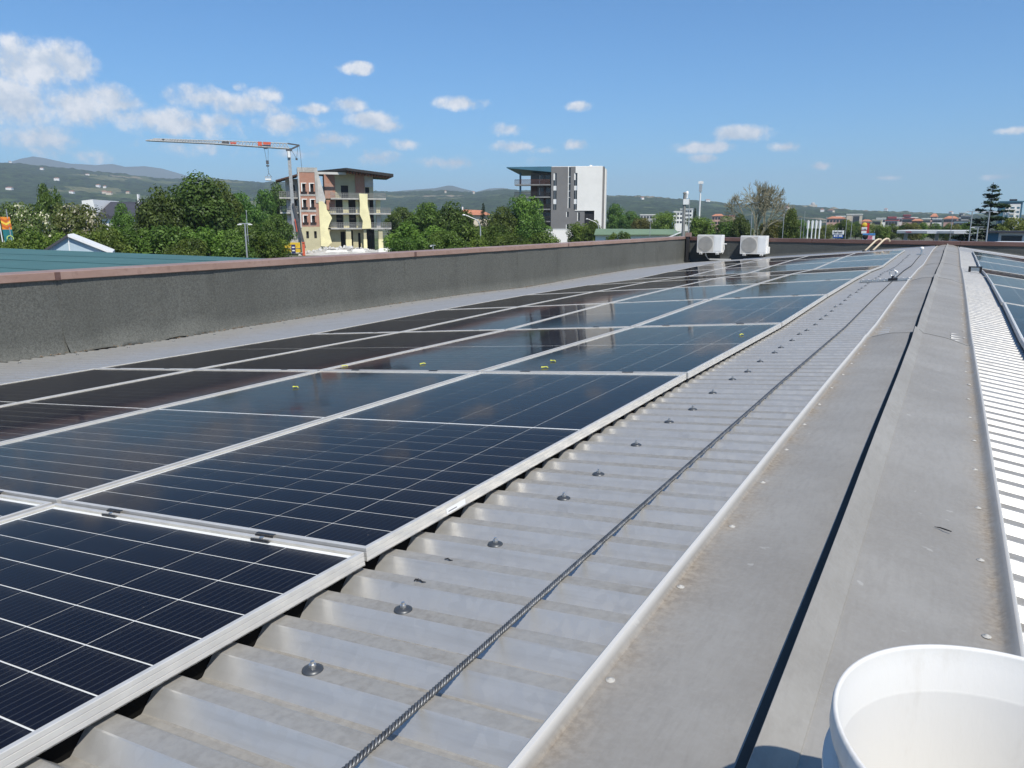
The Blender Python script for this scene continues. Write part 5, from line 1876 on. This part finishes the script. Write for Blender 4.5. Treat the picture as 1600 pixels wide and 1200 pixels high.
MB().box(X(861), X(939), .2, D0, Z(262.4), Z(261.2)).build('parapet_top', MAT['plaster'], ab)
for (a, b) in cols:
    for (c, d) in ((271.5, 291), (298, 311.5), (319, 328)):
        w_ = MB().box(X(a) + .05, X(b) - .05, .22, .28, Z(d), Z(c)).build('window', MAT['window'], ab)
        MB().box(X(a) + .35, X(a) + .42, .16, .22, Z(d), Z(c)).build('frame', MAT['galv'], w_)
        MB().box(X(a) - .0, X(a) + .32, .05, .21, Z(c + (d - c) * .55), Z(c)).build('open_shutter', MAT['plaster'], w_) if c < 290 else None
    for (c, d) in ((291, 298), (311.5, 319)):
        MB().box(X(a) + .02, X(b) - .02, .12, .2, Z(d), Z(c)).build('spandrel_panel', MAT['white'], ab)
for (a, b, c, d) in ((886.2, 890.6, 262, 325.5), (884, 888.4, 331, 339), (884, 888.4, 350.5, 358), (901.4, 905.6, 332, 345)):
    w_ = MB().box(X(a) + .03, X(b) - .03, .24, .3, Z(d), Z(c)).build('window', MAT['window'], ab)
    MB().box(X(a) + .04, X(a) + .22, .03, .22, Z(d), Z(c)).build('reveal', MAT['plaster'], w_)
for zz in (277, 288, 299, 309):
    MB().box(X(886.2), X(890.6), .15, .23, Z(zz + .7), Z(zz - .7)).build('transom', MAT['galv'], ab)
# balcony side, set back behind the canopy
bw = []
for (c, d) in ((273, 287), (293, 304), (310, 325), (332, 345), (351, 358)):
    bw += [(X(841), X(846), Z(d), Z(c)), (X(849), X(857), Z(d), Z(c))]
MB().holed(X(826), X(860.4), 0, Z(270), bw, 3.2, 3.6).build('balcony_wall', MAT['greyren'], ab)
MB().box(X(828), X(860.4), 3.7, D0, 0, Z(270)).build('balcony_core', MAT['dark'], ab)
for (c, d) in ((273, 287), (293, 304), (310, 325), (332, 345)):
    for (a, b) in ((841, 846), (849, 857)):
        MB().box(X(a), X(b), 3.4, 3.45, Z(d), Z(c)).build('window', MAT['window'], ab)
    MB().box(X(840), X(841), 3.1, 3.3, Z(d), Z(c)).build('white_shutter', MAT['plaster'], ab)
MB().slab([(X(792), -1.5), (X(860.4), -.3), (X(860.4), D0), (X(803), D0)], [Z(263.6), Z(269.8), Z(269.8), Z(269.8)], [Z(262.2), Z(261.4), Z(261.4), Z(262)]).build('canopy_roof', MAT['bluepan'], ab)
MB().box(X(810), X(812.6), 1.0, 1.5, 0, Z(270)).build('canopy_column', MAT['bluepan'], ab)
for zp in (289, 308, 327, 346):
    xa_ = 803 if zp < 320 else 826
    MB().box(X(xa_), X(860.3), .3, 3.2, Z(zp + 1), Z(zp - .8)).build('balcony_slab', MAT['concrete_d'], ab)
    rl = MB()
    nn = int((860 - xa_) / 1.6)
    for i in range(nn):
        x = X(xa_ + i * 1.6)
        rl.box(x, x + .10, .32, .38, Z(zp - .8), Z(zp - 7.5))
    rl.box(X(xa_), X(860.2), .30, .40, Z(zp - 7.5), Z(zp - 8.2))
    rl.build('railing', MAT['wood'] if zp < 300 else MAT['fascia'], ab)
for (a, b, c, d) in ((827, 837, 290, 318), (847, 850, 290, 330)):
    MB().box(X(a), X(b), 2.9, 3.19, Z(d), Z(c)).build('timber_screen', MAT['wood'], ab)
MB().prism([(X(911), 0), (X(913), Z(352)), (X(911), Z(329.6)), (X(928), Z(329.6)), (X(928), 0)], .3, .55).build('entrance_recess', MAT['dark'], ab)
MB().box(X(918), X(922), 5, 6, Z(261), Z(257.2)).box(X(915), X(917.4), 5, 6, Z(261), Z(259)).build('roof_vent', MAT['white'], ab)
# garden wall and sheds
o = empty('garden_wall', Frame(880, 168).o, Frame(880, 168).a)
fw_ = Frame(880, 168)
MB().box(fw_.X(838), fw_.X(916), 0, .3, 0, fw_.Z(358.5)).build('wall', MAT['plaster'], o)
MB().box(fw_.X(837.5), fw_.X(916.5), -.04, .34, fw_.Z(358.5) + .002, fw_.Z(357.6)).build('coping', MAT['white'], o)
tag(o, 'white garden wall at the foot of the apartment block', 'wall')
fw_ = Frame(1010, 100)
o = fw_.empty('green_roofed_shed', R(3))
MB().box(fw_.X(930), fw_.X(1062), 0, 9, 0, fw_.Z(366)).build('wall', MAT['plaster'], o)
MB().add([(fw_.X(928), -.5, fw_.Z(366.4)), (fw_.X(1064), -.5, fw_.Z(365.4)), (fw_.X(1060), 5, fw_.Z(358.6)), (fw_.X(930), 5, fw_.Z(357.8)), (fw_.X(928), -.5, fw_.Z(367.6)), (fw_.X(1064), -.5, fw_.Z(366.8)), (fw_.X(1064), 9.5, fw_.Z(366.8)), (fw_.X(928), 9.5, fw_.Z(367.6))],
         [(0, 1, 2, 3), (4, 5, 1, 0), (5, 6, 2, 1), (6, 7, 3, 2), (7, 4, 0, 3)]).build('roof', MAT['greenroof'], o)
MB().prism([(fw_.X(1044), fw_.Z(372)), (fw_.X(1066), fw_.Z(362)), (fw_.X(1066), fw_.Z(360.6)), (fw_.X(1044), fw_.Z(370))][::-1], -1.2, -.6).build('verge_board', MAT['white'], o)
tag(o, 'long low white shed with green sheet roof behind the parapet corner', 'shed')

# ------------------------------------------------------------------ lamps and poles
def arc_lamp(px, top, tip, dist, label):
    """street lamp: the pole bends over to the left into a tapering arm"""
    f = Frame(px, dist)
    t = f.empty('street_lamp')
    H = f.Z(top); xt = f.X(tip)
    pts = [(0, 0, 0), (0, 0, H * .55), (0, 0, H - 1.2)]
    for i in range(1, 8):
        a = R(90 * i / 8)
        pts.append((xt * .55 * (1 - math.cos(a)), 0, H - 1.2 + 1.1 * math.sin(a)))
    pts.append((xt, 0, H + .25))
    MB().tube(pts, [.085, .075, .07] + [.055] * 8, 8).build('pole', MAT['galv'], t)
    MB().lathe([(0, -.06), (.16, -.05), (.2, 0), (.12, .08), (0, .1)], 10, (xt - .2, 0, H + .26)).build('lamp_head', MAT['white'], t)
    tag(t, label, 'street lamp', 'street lamps')


arc_lamp(750.5, 340, 728, 84, 'curved white street lamp in front of the bushes and terracotta roof')
arc_lamp(935.5, 345, 919, 122, 'curved street lamp at the corner of the white apartment block')


def post(px, top, dist, label, w=.07, heads=0, name='lamp_post', mat='galv', group=None, extra=None, arm=.5):
    f = Frame(px, dist)
    t = f.empty(name)
    H = f.Z(top)
    MB().tube([(0, 0, 0), (0, 0, H * .5), (0, 0, H)], [w, w * .85, w * .7], 8).build('pole', MAT[mat], t)
    if heads:
        m = MB(); m.box(-arm, arm, -.05, .05, H, H + .06)
        m.build('cross_arm', MAT[mat], t)
        for s_ in ((-1, 1) if heads == 2 else (-1,)):
            a, b = sorted((s_ * arm * .55, s_ * arm * 1.25))
            MB().box(a, b, -.16, .16, H - .07, H - .005).build('lamp_head', MAT['white'], t)
    else:
        MB().lathe([(w * .9, 0), (w * .9, .05), (0, .08)], 8, (0, 0, H)).build('cap', MAT[mat], t)
    tag(t, label, name.replace('_', ' '), group)
    return t, f


post(382.5, 350, 62, 'twin-head lamp post in front of the big dark tree', .075, 2, arm=.42)
post(386, 330, 74, 'thin grey pole just behind the twin-head lamp post', .04, 0, 'pole')
post(676, 384, 64, 'short lamp post just showing over the parapet coping', .05, 1, arm=.2)
post(440, 345, 132, 'wooden pole left of the crane base', .12, 0, 'pole', 'bark')
# corner utility pole
t, f = post(1068, 303, 38, 'dark utility pole with white insulators behind the wall corner', .10, 0, 'utility_pole', 'concrete_d')
MB().box(-.06, .20, -.1, .1, f.Z(303) - .5, f.Z(303) - .25).lathe([(.0, .22), (.06, .2), (.075, .10), (.045, .0), (.05, -.1)], 10, (.10, 0, f.Z(303) - .1)).build('insulator', MAT['white'], t)
MB().tube([(.22, 0, f.Z(303) - .2), (.26, 0, 2)], .02, 5).build('riser_cable', MAT['galv'], t)
# floodlight mast
t, f = post(1092, 284, 300, 'slim floodlight mast standing above the town trees', .36, 0, 'floodlight_mast', 'white')
MB().box(-.9, .9, -.5, .5, f.Z(288), f.Z(284)).build('lamp_frame', MAT['white'], t)
MB().box(-.55, .55, -.45, .45, f.Z(300), f.Z(289)).build('platform', MAT['galv'], t)
for px, top, d_, lab in ((1054, 343, 90, 'thin grey pole left of the utility pole'), (1077, 338, 92, 'thin grey pole right of the utility pole'), (1016, 344, 88, 'thin grey pole in front of the green-roofed shed'),
                         (1174, 334, 70, 'thin grey pole above the right air conditioner'), (1224, 336, 72, 'grey pole just right of the dense green tree trunk'), (1291, 340, 80, 'thin grey pole left of the white supermarket sign'),
                         (1322.5, 342, 84, 'thin pole right of the white supermarket sign'), (1331, 337, 86, 'second thin pole right of the white supermarket sign'), (1252, 343, 78, 'thin pole left of the white flagpoles, nearer to them'), (1256.5, 331, 120, 'taller thin pole left of the white flagpoles'),
                         (1487, 335, 96, 'thin pole in front of the petrol station canopy')):
    post(px, top, d_, lab, .034, 0, 'pole')
for px, top, d_, hd, lab in ((1517, 331, 92, 2, 'tall twin-head lamp post left of the cedar'), (1544, 331, 82, 2, 'tall twin-head lamp post in front of the cedar'), (1566, 332, 104, 2, 'tall twin-head lamp post right of the cedar'), (1529, 355, 88, 1, 'short lamp post under the cedar')):
    post(px, top, d_, lab, .075, hd, arm=.5)
for i, px in enumerate((1262.5, 1269, 1275, 1281)):
    f = Frame(px, 90)
    t = f.empty('flagpole')
    MB().tube([(0, 0, 0), (.02, 0, f.Z(344))], [.09, .06], 8).build('pole', MAT['white'], t)
    MB().box(-.10, .16, -.012, .012, f.Z(357), f.Z(345)).build('furled_flag', MAT['white'], t)
    tag(t, 'white flagpole with furled flag, %s of the row of four' % ('leftmost', 'second', 'third', 'rightmost')[i], 'flagpole', 'row of white flagpoles')

# ------------------------------------------------------------------ signs along the road
def board(px0, px1, y0, y1, dist, mat, label, name='sign_board', legs=1, cat='sign'):
    pc = (px0 + px1) / 2
    f = Frame(pc, dist)
    t = f.empty(name)
    MB().box(f.X(px0), f.X(px1), -.12, .12, f.Z(y1), f.Z(y0)).build('panel', MAT[mat], t)
    m = MB()
    for i in range(legs):
        x = 0 if legs == 1 else f.X(px0 + (px1 - px0) * (.2 + .6 * i / (legs - 1)))
        m.box(x - .12, x + .12, .13, .3, 0, f.Z(y1) + .3)
    m.build('leg', MAT['galv'], t)
    tag(t, label, cat)
    return t, f


def strokes(f, t, px0, px1, y0, y1, mat, n, name='lettering', y=-.14, seed=1):
    """small lettering that cannot be read from here, as raised strokes"""
    rng = random.Random(seed)
    m = MB()
    w = (px1 - px0) / n
    for i in range(n):
        a = px0 + w * i + w * .12; b = a + w * .66
        top = y0 if rng.random() < .3 else y0 + (y1 - y0) * .25
        m.box(f.X(a), f.X(a + w * .22), y, y + .018, f.Z(y1), f.Z(top))
        if rng.random() < .7: m.box(f.X(a + w * .44), f.X(b), y, y + .018, f.Z(y1), f.Z(y0 + (y1 - y0) * .25))
        m.box(f.X(a + w * .22) + .001, f.X(a + w * .44) - .001, y, y + .018, f.Z(y0 + (y1 - y0) * .45), f.Z(y0 + (y1 - y0) * .25))
    m.build(name, MAT[mat], t)


t, f = board(1301.5, 1320, 360, 366.3, 88, 'white', 'white roadside sign with dark lettering above a blue panel')
strokes(f, t, 1304, 1317.5, 361.6, 364.6, 'black', 8, seed=3)
MB().box(f.X(1303), f.X(1319), -.10, .10, f.Z(372), f.Z(366.3) - .02).build('blue_panel', MAT['blue'], t)
m = MB(); m.box(f.X(1304.4), f.X(1307), -.13, -.105, f.Z(370), f.Z(367.4)); m.box(f.X(1308.4), f.X(1310), -.13, -.105, f.Z(370), f.Z(367.4)); m.box(f.X(1312), f.X(1316.4), -.13, -.105, f.Z(369.6), f.Z(367.8))
m.add([(f.X(1316.2), -.131, f.Z(370.2)), (f.X(1318.2), -.131, f.Z(368.7)), (f.X(1316.2), -.131, f.Z(367.2))], [(0, 1, 2)])
m.build('pictograms', MAT['white'], t)
for i, xx in enumerate((1305.5, 1310, 1317)):
    MB().tube([(f.X(xx), -.1, f.Z(360)), (f.X(xx + .6), -.5, f.Z(356.5))], .02, 5).build('spotlight_arm', MAT['galv'], t)
t, f = board(1346.5, 1356, 348, 365.5, 96, 'redsign', 'red petrol price tower with white price panels')
MB().box(f.X(1356.2), f.X(1358.6), -.1, .1, f.Z(365), f.Z(348.6)).build('side_strip', MAT['redsign'], t)
MB().box(f.X(1347), f.X(1355.4), -.16, -.125, f.Z(359.6), f.Z(355)).build('price_panel', MAT['white'], t)
MB().box(f.X(1347), f.X(1355), -.16, -.125, f.Z(364.8), f.Z(360.8)).build('price_panel', MAT['white'], t)
strokes(f, t, 1347.8, 1354.6, 357, 359, 'black', 6, y=-.18, seed=5)
MB().lathe([(.0, -.17), (.24, -.165), (.27, -.13)], 14, (f.X(1351), 0, f.Z(351.4)), 'Y').build('emblem', MAT['yellow'], t)
t, f = board(1349.5, 1369, 364.6, 376, 76, 'white', 'white roadside hoarding with blue top strip and pink print', legs=2)
MB().box(f.X(1349.5), f.X(1369), -.16, -.122, f.Z(367), f.Z(364.6)).build('blue_strip', MAT['ltblue'], t)
MB().box(f.X(1357.5), f.X(1365), -.15, -.123, f.Z(374), f.Z(368.4)).build('pink_print', MAT['pink'], t)
MB().lathe([(0, -.16), (.22, -.155), (.24, -.13)], 12, (f.X(1354), 0, f.Z(369.8)), 'Y').box(f.X(1352.6), f.X(1355.6), -.15, -.123, f.Z(374.5), f.Z(371.6)).build('dark_print', MAT['black'], t)
for xx in (1360, 1367): MB().tube([(f.X(xx), -.1, f.Z(364.6)), (f.X(xx + .5), -.5, f.Z(361))], .02, 5).build('spotlight_arm', MAT['galv'], t)

# ------------------------------------------------------------------ petrol station and vehicles
f = Frame(1458, 104)
t = f.empty('petrol_station', R(-6))
MB().box(f.X(1401), f.X(1516), 0, 9, f.Z(365), f.Z(360)).build('canopy', MAT['white'], t)
MB().box(f.X(1402), f.X(1450), -.05, -.004, f.Z(364.4), f.Z(361)).build('fascia_panel', MAT['galv'], t)
MB().box(f.X(1466), f.X(1492), -.05, -.004, f.Z(364.4), f.Z(361)).build('fascia_panel', MAT['galv'], t)
strokes(f, t, 1415.5, 1425, 361.4, 363.6, 'redsign', 6, y=-.075, seed=9)
for px in (1410, 1461, 1484, 1510):
    MB().box(f.X(px) - .2, f.X(px) + .2, 3, 3.4, 0, f.Z(365) - .01).build('column', MAT['galv'], t)
for px in (1436, 1448, 1472):
    p_ = MB().box(f.X(px) - .4, f.X(px) + .4, 3.6, 4.2, 0, 1.9).build('fuel_pump', MAT['redsign'], t)
    MB().box(f.X(px) - .3, f.X(px) + .3, 3.5, 3.59, 1.0, 1.7).build('display', MAT['white'], p_)
MB().box(f.X(1487), f.X(1508), 1, 6, 0, f.Z(365) - .02).build('kiosk', MAT['plaster'], t)
MB().box(f.X(1489), f.X(1505), .9, .98, .2, f.Z(368)).build('shutter', MAT['galv'], t)
MB().box(f.X(1512), f.X(1524), 2, 6, 0, f.Z(366)).build('glass_booth', MAT['glassblue'], t)
tag(t, 'petrol station with long flat white canopy beyond the end wall', 'petrol station')

f = Frame(1585, 84)
t = f.empty('low_workshop', R(-8))
MB().box(f.X(1545), f.X(1640), 0, 8, 0, f.Z(363.4)).build('wall', MAT['plaster'], t)
MB().box(f.X(1540), f.X(1642), -.6, 8.4, f.Z(363.4) + .01, f.Z(361.2)).build('roof', MAT['slate'], t)
MB().box(f.X(1543), f.X(1562), -.08, -.004, 0, f.Z(364.5)).build('dark_door', MAT['bluepan'], t)
MB().box(f.X(1567), f.X(1600), -.08, -.004, 1.2, f.Z(368)).build('window', MAT['window'], t)
tag(t, 'low white workshop with dark flat roof at the right edge', 'workshop')


def car_shape(L_, w, h, hood, cab0, cab1, cabtop0, cabtop1):
    return [(-L_ / 2, .35), (L_ / 2, .35), (L_ / 2, hood * .95), (cab1, hood), (cabtop1, h), (cabtop0, h), (cab0, hood), (-L_ / 2, hood * .9)]


def vehicle(px, dist, kind, mat, label, rot=0.0, zoff=0.0):
    f = Frame(px, dist)
    t = f.empty(kind, rot)
    t.location.z = zoff
    if kind == 'parked_van':
        L_, w = 5.2, 1.95
        prof = [(-2.6, .4), (2.6, .4), (2.6, 2.3), (2.45, 2.45), (-1.1, 2.45), (-1.75, 1.45), (-2.5, 1.2), (-2.6, .9)]
        glass = [(-1.62, 1.5), (-.4, 1.5), (-.4, 2.15), (-1.18, 2.15)]
        wx = (-1.6, 1.6)
    else:
        L_, w = 4.2, 1.75
        prof = [(-2.1, .35), (2.1, .35), (2.1, .9), (1.7, .98), (1.2, 1.45), (-.5, 1.48), (-1.15, .98), (-2.0, .82)]
        glass = [(-1.0, .98), (1.45, .98), (1.1, 1.38), (-.45, 1.40)]
        wx = (-1.3, 1.3)
    MB().prism(prof, -w / 2, w / 2).build('body', MAT[mat], t)
    MB().prism(glass, -w / 2 - .012, w / 2 + .012).build('window', MAT['window'], t)
    for x in wx:
        for s_ in (-1, 1):
            wh = MB().lathe([(0, s_ * .1), (.33, s_ * .1), (.35, 0), (.33, -s_ * .1)], 16, (x, s_ * w / 2, .35), 'Y').build('tyre', MAT['rubber'], t)
            MB().lathe([(0, s_ * .12), (.19, s_ * .115), (.2, s_ * .09)], 12, (x, s_ * w / 2, .35), 'Y').build('rim', MAT['galv'], wh)
    tag(t, label, 'van' if 'van' in kind else 'car')


pad = MB(); pad.slab([(-8, 58), (70, 58), (70, 125), (-8, 125)], .003, .009)
tag(pad.build('car_park', MAT['asphalt']), kind='structure')
bank_z = 2.0
# the station yard stands on a raised embankment
bk_ = MB(); bk_.slab([(-14, 46), (60, 46), (60, 58), (-14, 58)], .004, .008)
tag(bk_.build('verge', MAT['ground']), kind='structure')
vehicle(1592, 62, 'parked_van', 'carw', 'white van parked at the right edge behind the end wall', R(-10), 1.9)
vehicle(1440, 74, 'parked_car', 'car', 'dark car parked under the left part of the petrol canopy', R(5), 1.6)
vehicle(1453, 76, 'parked_car', 'cream', 'beige car parked in the middle of the petrol yard', R(-4), 1.6)
vehicle(1528, 70, 'parked_car', 'carw', 'white car below the short lamp under the cedar', R(0), 1.5)
dk = MB(); dk.slab([(-9, 60), (26, 52), (34, 84), (-6, 90)], .01, 1.5)
tag(dk.build('raised_yard', MAT['asphalt']), kind='structure')

# ------------------------------------------------------------------ the town
def block(px0, px1, top, dist, mat, roof, label, wins=0, floors=0, base=352, name='town_building', hip=0.0, wmat='window'):
    pc = (px0 + px1) / 2
    f = Frame(pc, dist)
    t = f.empty(name, R(random.Random(int(px0)).uniform(-9, 9)))
    w = f.X(px1) - f.X(px0)
    H = f.Z(top)
    dp_ = max(8, w * .7)
    MB().box(-w / 2, w / 2, 0, dp_, 0, H).build('wall', MAT[mat], t)
    if hip:
        e = .5
        MB().add([(-w / 2 - e, -e, H), (w / 2 + e, -e, H), (w / 2 + e, dp_ + e, H), (-w / 2 - e, dp_ + e, H), (-w / 4, dp_ / 2, H + hip), (w / 4, dp_ / 2, H + hip)],
                 [(0, 1, 5, 4), (1, 2, 5), (2, 3, 4, 5), (3, 0, 4), (3, 2, 1, 0)]).build('roof', MAT[roof], t)
    else:
        MB().box(-w / 2 - .3, w / 2 + .3, -.3, dp_ + .3, H + .01, H + .5).build('roof', MAT[roof], t)
    if wins:
        fh = 3.1
        nfl = floors or max(1, int((H - 1) / fh))
        wm = MB().box(-.75, .75, -.06, -.004, 0, 1.6).mesh('window', MAT[wmat])
        for j in range(nfl):
            for i in range(wins):
                z = H - (j + 1) * fh + .7
                if z < 4: continue
                link('window', wm, t, (-w / 2 + w * (i + .5) / wins, 0, z))
    tag(t, label, 'building', 'town buildings')


block(1291, 1321, 341.5, 560, 'pinkr', 'tile', 'pink and cream apartment house, leftmost of the town', 6, hip=1.4)
block(1306, 1320, 338.5, 585, 'cream', 'plaster', 'cream attic block behind the pink apartment house', 3)
block(1322, 1346, 335.5, 600, 'cream', 'plaster', 'tall cream slab with pale roof and dark central bay', 0)
f = Frame(1334, 598.5)
t = f.empty('glazed_bay'); MB().box(f.X(1332), f.X(1342), -.8, -.2, 0, f.Z(338)).build('panel', MAT['window'], t); MB().box(f.X(1331.4), f.X(1342.6), -.9, -.1, f.Z(338) + .01, f.Z(337.4)).build('frame', MAT['concrete_d'], t)
tag(t, 'dark glazed bay on the tall cream slab', 'glazed bay')
block(1346, 1360, 346, 480, 'cream', 'tile', 'small cream house behind the red price tower', 3, hip=1.1)
block(1363, 1376, 344.5, 520, 'foamd', 'cream', 'ochre house with stepped white terraces', 3)
block(1369, 1383, 341.5, 600, 'plaster', 'plaster', 'white terraced house behind the ochre house', 3)
block(1383, 1402, 345, 540, 'concrete', 'redr', 'grey house below the red block', 4)
block(1387, 1400, 339.8, 610, 'redr', 'redr', 'dark red apartment block, left of the white one', 4)
block(1400, 1409, 341, 620, 'plaster', 'plaster', 'narrow white block between the two red blocks', 2)
block(1409, 1428, 341.5, 600, 'pinkr', 'redr', 'long pink block with red attic', 6)
block(1411, 1422, 336.5, 640, 'redr', 'redr', 'red attic block standing above the pink block', 3)
block(1423, 1433, 340.5, 600, 'plaster', 'plaster', 'white block beside the red attic block', 3)
block(1425, 1440, 345, 520, 'tile', 'tile', 'low orange-tiled house in front of the white block', 3, hip=1.2)
block(1441, 1453, 342, 600, 'cream', 'plaster', 'pale yellow house right of the orange roof', 3)
block(1453, 1463, 338.5, 660, 'pinkr', 'tile', 'house with a pointed red roof', 2, hip=2.2)
block(1456, 1471, 342, 620, 'plaster', 'plaster', 'white flat-roofed house beside the pointed red roof', 4)
block(1474, 1494, 341.5, 620, 'pinkr', 'tile', 'wide house with red hipped roof left of the grey tower', 5, hip=1.7)
block(1497, 1503, 333.5, 680, 'concrete', 'concrete', 'slim grey tower left of the cedar', 2)
block(1501, 1515, 337, 640, 'concrete', 'concrete', 'pale grey block half hidden by the cedar', 4)
block(1490, 1512, 346, 460, 'plaster', 'slate', 'white town house with dark windows behind the petrol canopy', 6)
block(1559, 1594, 316.5, 330, 'bluepan', 'bluepan', 'dark blue tower block with white balcony front right of the cedar', 0)
f = Frame(1580, 328.5)
t = f.empty('balcony_front')
m = MB().holed(f.X(1568), f.X(1591), 4, f.Z(319), [(f.X(a), f.X(b), f.Z(d), f.Z(c)) for (a, b) in ((1568.6, 1573), (1575.5, 1582), (1585.5, 1590)) for (c, d) in ((323.5, 326.5), (330, 333), (336.5, 339.5))], -.8, -.3)
m.build('white_panel', MAT['plaster'], t)
for zz in (328, 334.5, 341):
    MB().box(f.X(1575), f.X(1583), -1.8, -.82, f.Z(zz), f.Z(zz - 1.8)).build('balcony', MAT['plaster'], t)
tag(t, 'white gridded balcony front on the dark blue tower', 'facade')
block(1574, 1583, 313.6, 336, 'bluepan', 'slate', 'plant room on top of the dark blue tower', 0)
block(1052, 1066, 331, 620, 'plaster', 'plaster', 'white stepped building left of the utility pole', 3)
block(1062, 1080, 327, 640, 'plaster', 'plaster', 'taller white building behind the utility pole', 5)
block(1000, 1024, 336, 600, 'concrete', 'plaster', 'pale block among trees behind the green-roofed shed', 5)
block(1112, 1130, 337.5, 560, 'pinkr', 'tile', 'pinkish house between the mast and the leafless tree', 4, hip=1.4)
block(1126, 1146, 338, 590, 'pinkr', 'redr', 'brick-red house left of the leafless tree', 4)

# white houses scattered over the hills
HH = [(28, 254, .97), (97, 283, .72), (76, 266, .9), (22, 297, .6), (145, 276, .77), (160, 293, .70), (170, 294, .68), (168, 303, .62), (176, 306, .6), (205, 303, .63),
      (697, 302, .78), (740, 303, .85), (1002, 312, .8), (1104, 316, .86), (1283, 332, .6), (1297, 331, .62), (1228, 329, .6), (1382, 330, .9), (1484, 332, .9), (118, 303, .6)]
rng = random.Random(77)
for i, (px, py, q) in enumerate(HH):
    th = math.atan((px - 800) / FE)
    # find where the hillside meets this line of sight
    best = None
    for qq in [(.34 + .0075 * k) for k in range(88)]:
        x, y, z = hill_z(px, th, qq)
        d = hill_dist(px) * qq
        pyv = 350 - (z - CZ) / (d * math.cos(th) * math.cos(PITCH) ** 2 / F_PX)
        if pyv <= py: best = (x, y, z, d); break
    if best is None:
        x, y, z = hill_z(px, th, 1.0); best = (x, y, z, hill_dist(px))
    x, y, z, d = best
    t = empty('hillside_house', (x, y, z + 1), math.atan2(-x, y) + rng.uniform(-.5, .5))
    w = rng.uniform(5, 13); h = rng.uniform(2.5, 5)
    MB().box(-w / 2, w / 2, -5, 5, -8, h).build('wall', MAT[rng.choice(['plaster', 'plaster', 'cream'])], t)
    MB().add([(-w / 2 - .6, -5.6, h), (w / 2 + .6, -5.6, h), (w / 2 + .6, 5.6, h), (-w / 2 - .6, 5.6, h), (-w / 4, 0, h + 1.6), (w / 4, 0, h + 1.6)],
             [(0, 1, 5, 4), (1, 2, 5), (2, 3, 4, 5), (3, 0, 4), (3, 2, 1, 0)]).build('roof', MAT['tile'], t)
    tag(t, 'tiny pale house on the distant wooded hillside', 'house', 'houses scattered over the hills')
# the domed sanctuary on the skyline
x, y, z = hill_z(1268, math.atan((1268 - 800) / FE), .99)
t = empty('hilltop_sanctuary', (x, y, z), math.atan2(-x, y))
MB().box(-16, 16, -8, 8, -14, 11).box(-30, -17, -6, 6, -14, 5).build('wall', MAT['cream'], t)
MB().lathe([(8, 11), (8, 15), (7, 19), (4, 22), (0, 23)], 16).build('dome', MAT['concrete'], t)
t.scale = (.75, .75, .6)
tag(t, 'domed cream sanctuary on the hill skyline', 'church')

# ------------------------------------------------------------------ haze
hz = MB()
top = 540
hz.box(-9500, 9500, -9500, 9500, -2, top)
t = NT('thin_air')
pv = t.n('VolumePrincipled')
pv.inputs['Color'].default_value = (0.72, 0.86, 1.0, 1)
pv.inputs['Density'].default_value = 1.5e-4
pv.inputs['Anisotropy'].default_value = 0.0
t.l(pv.outputs[0], t.out.inputs['Volume'])
ho = hz.build('haze', t.m)
tag(ho, 'thin bluish summer haze over the whole valley', 'haze', kind='stuff')
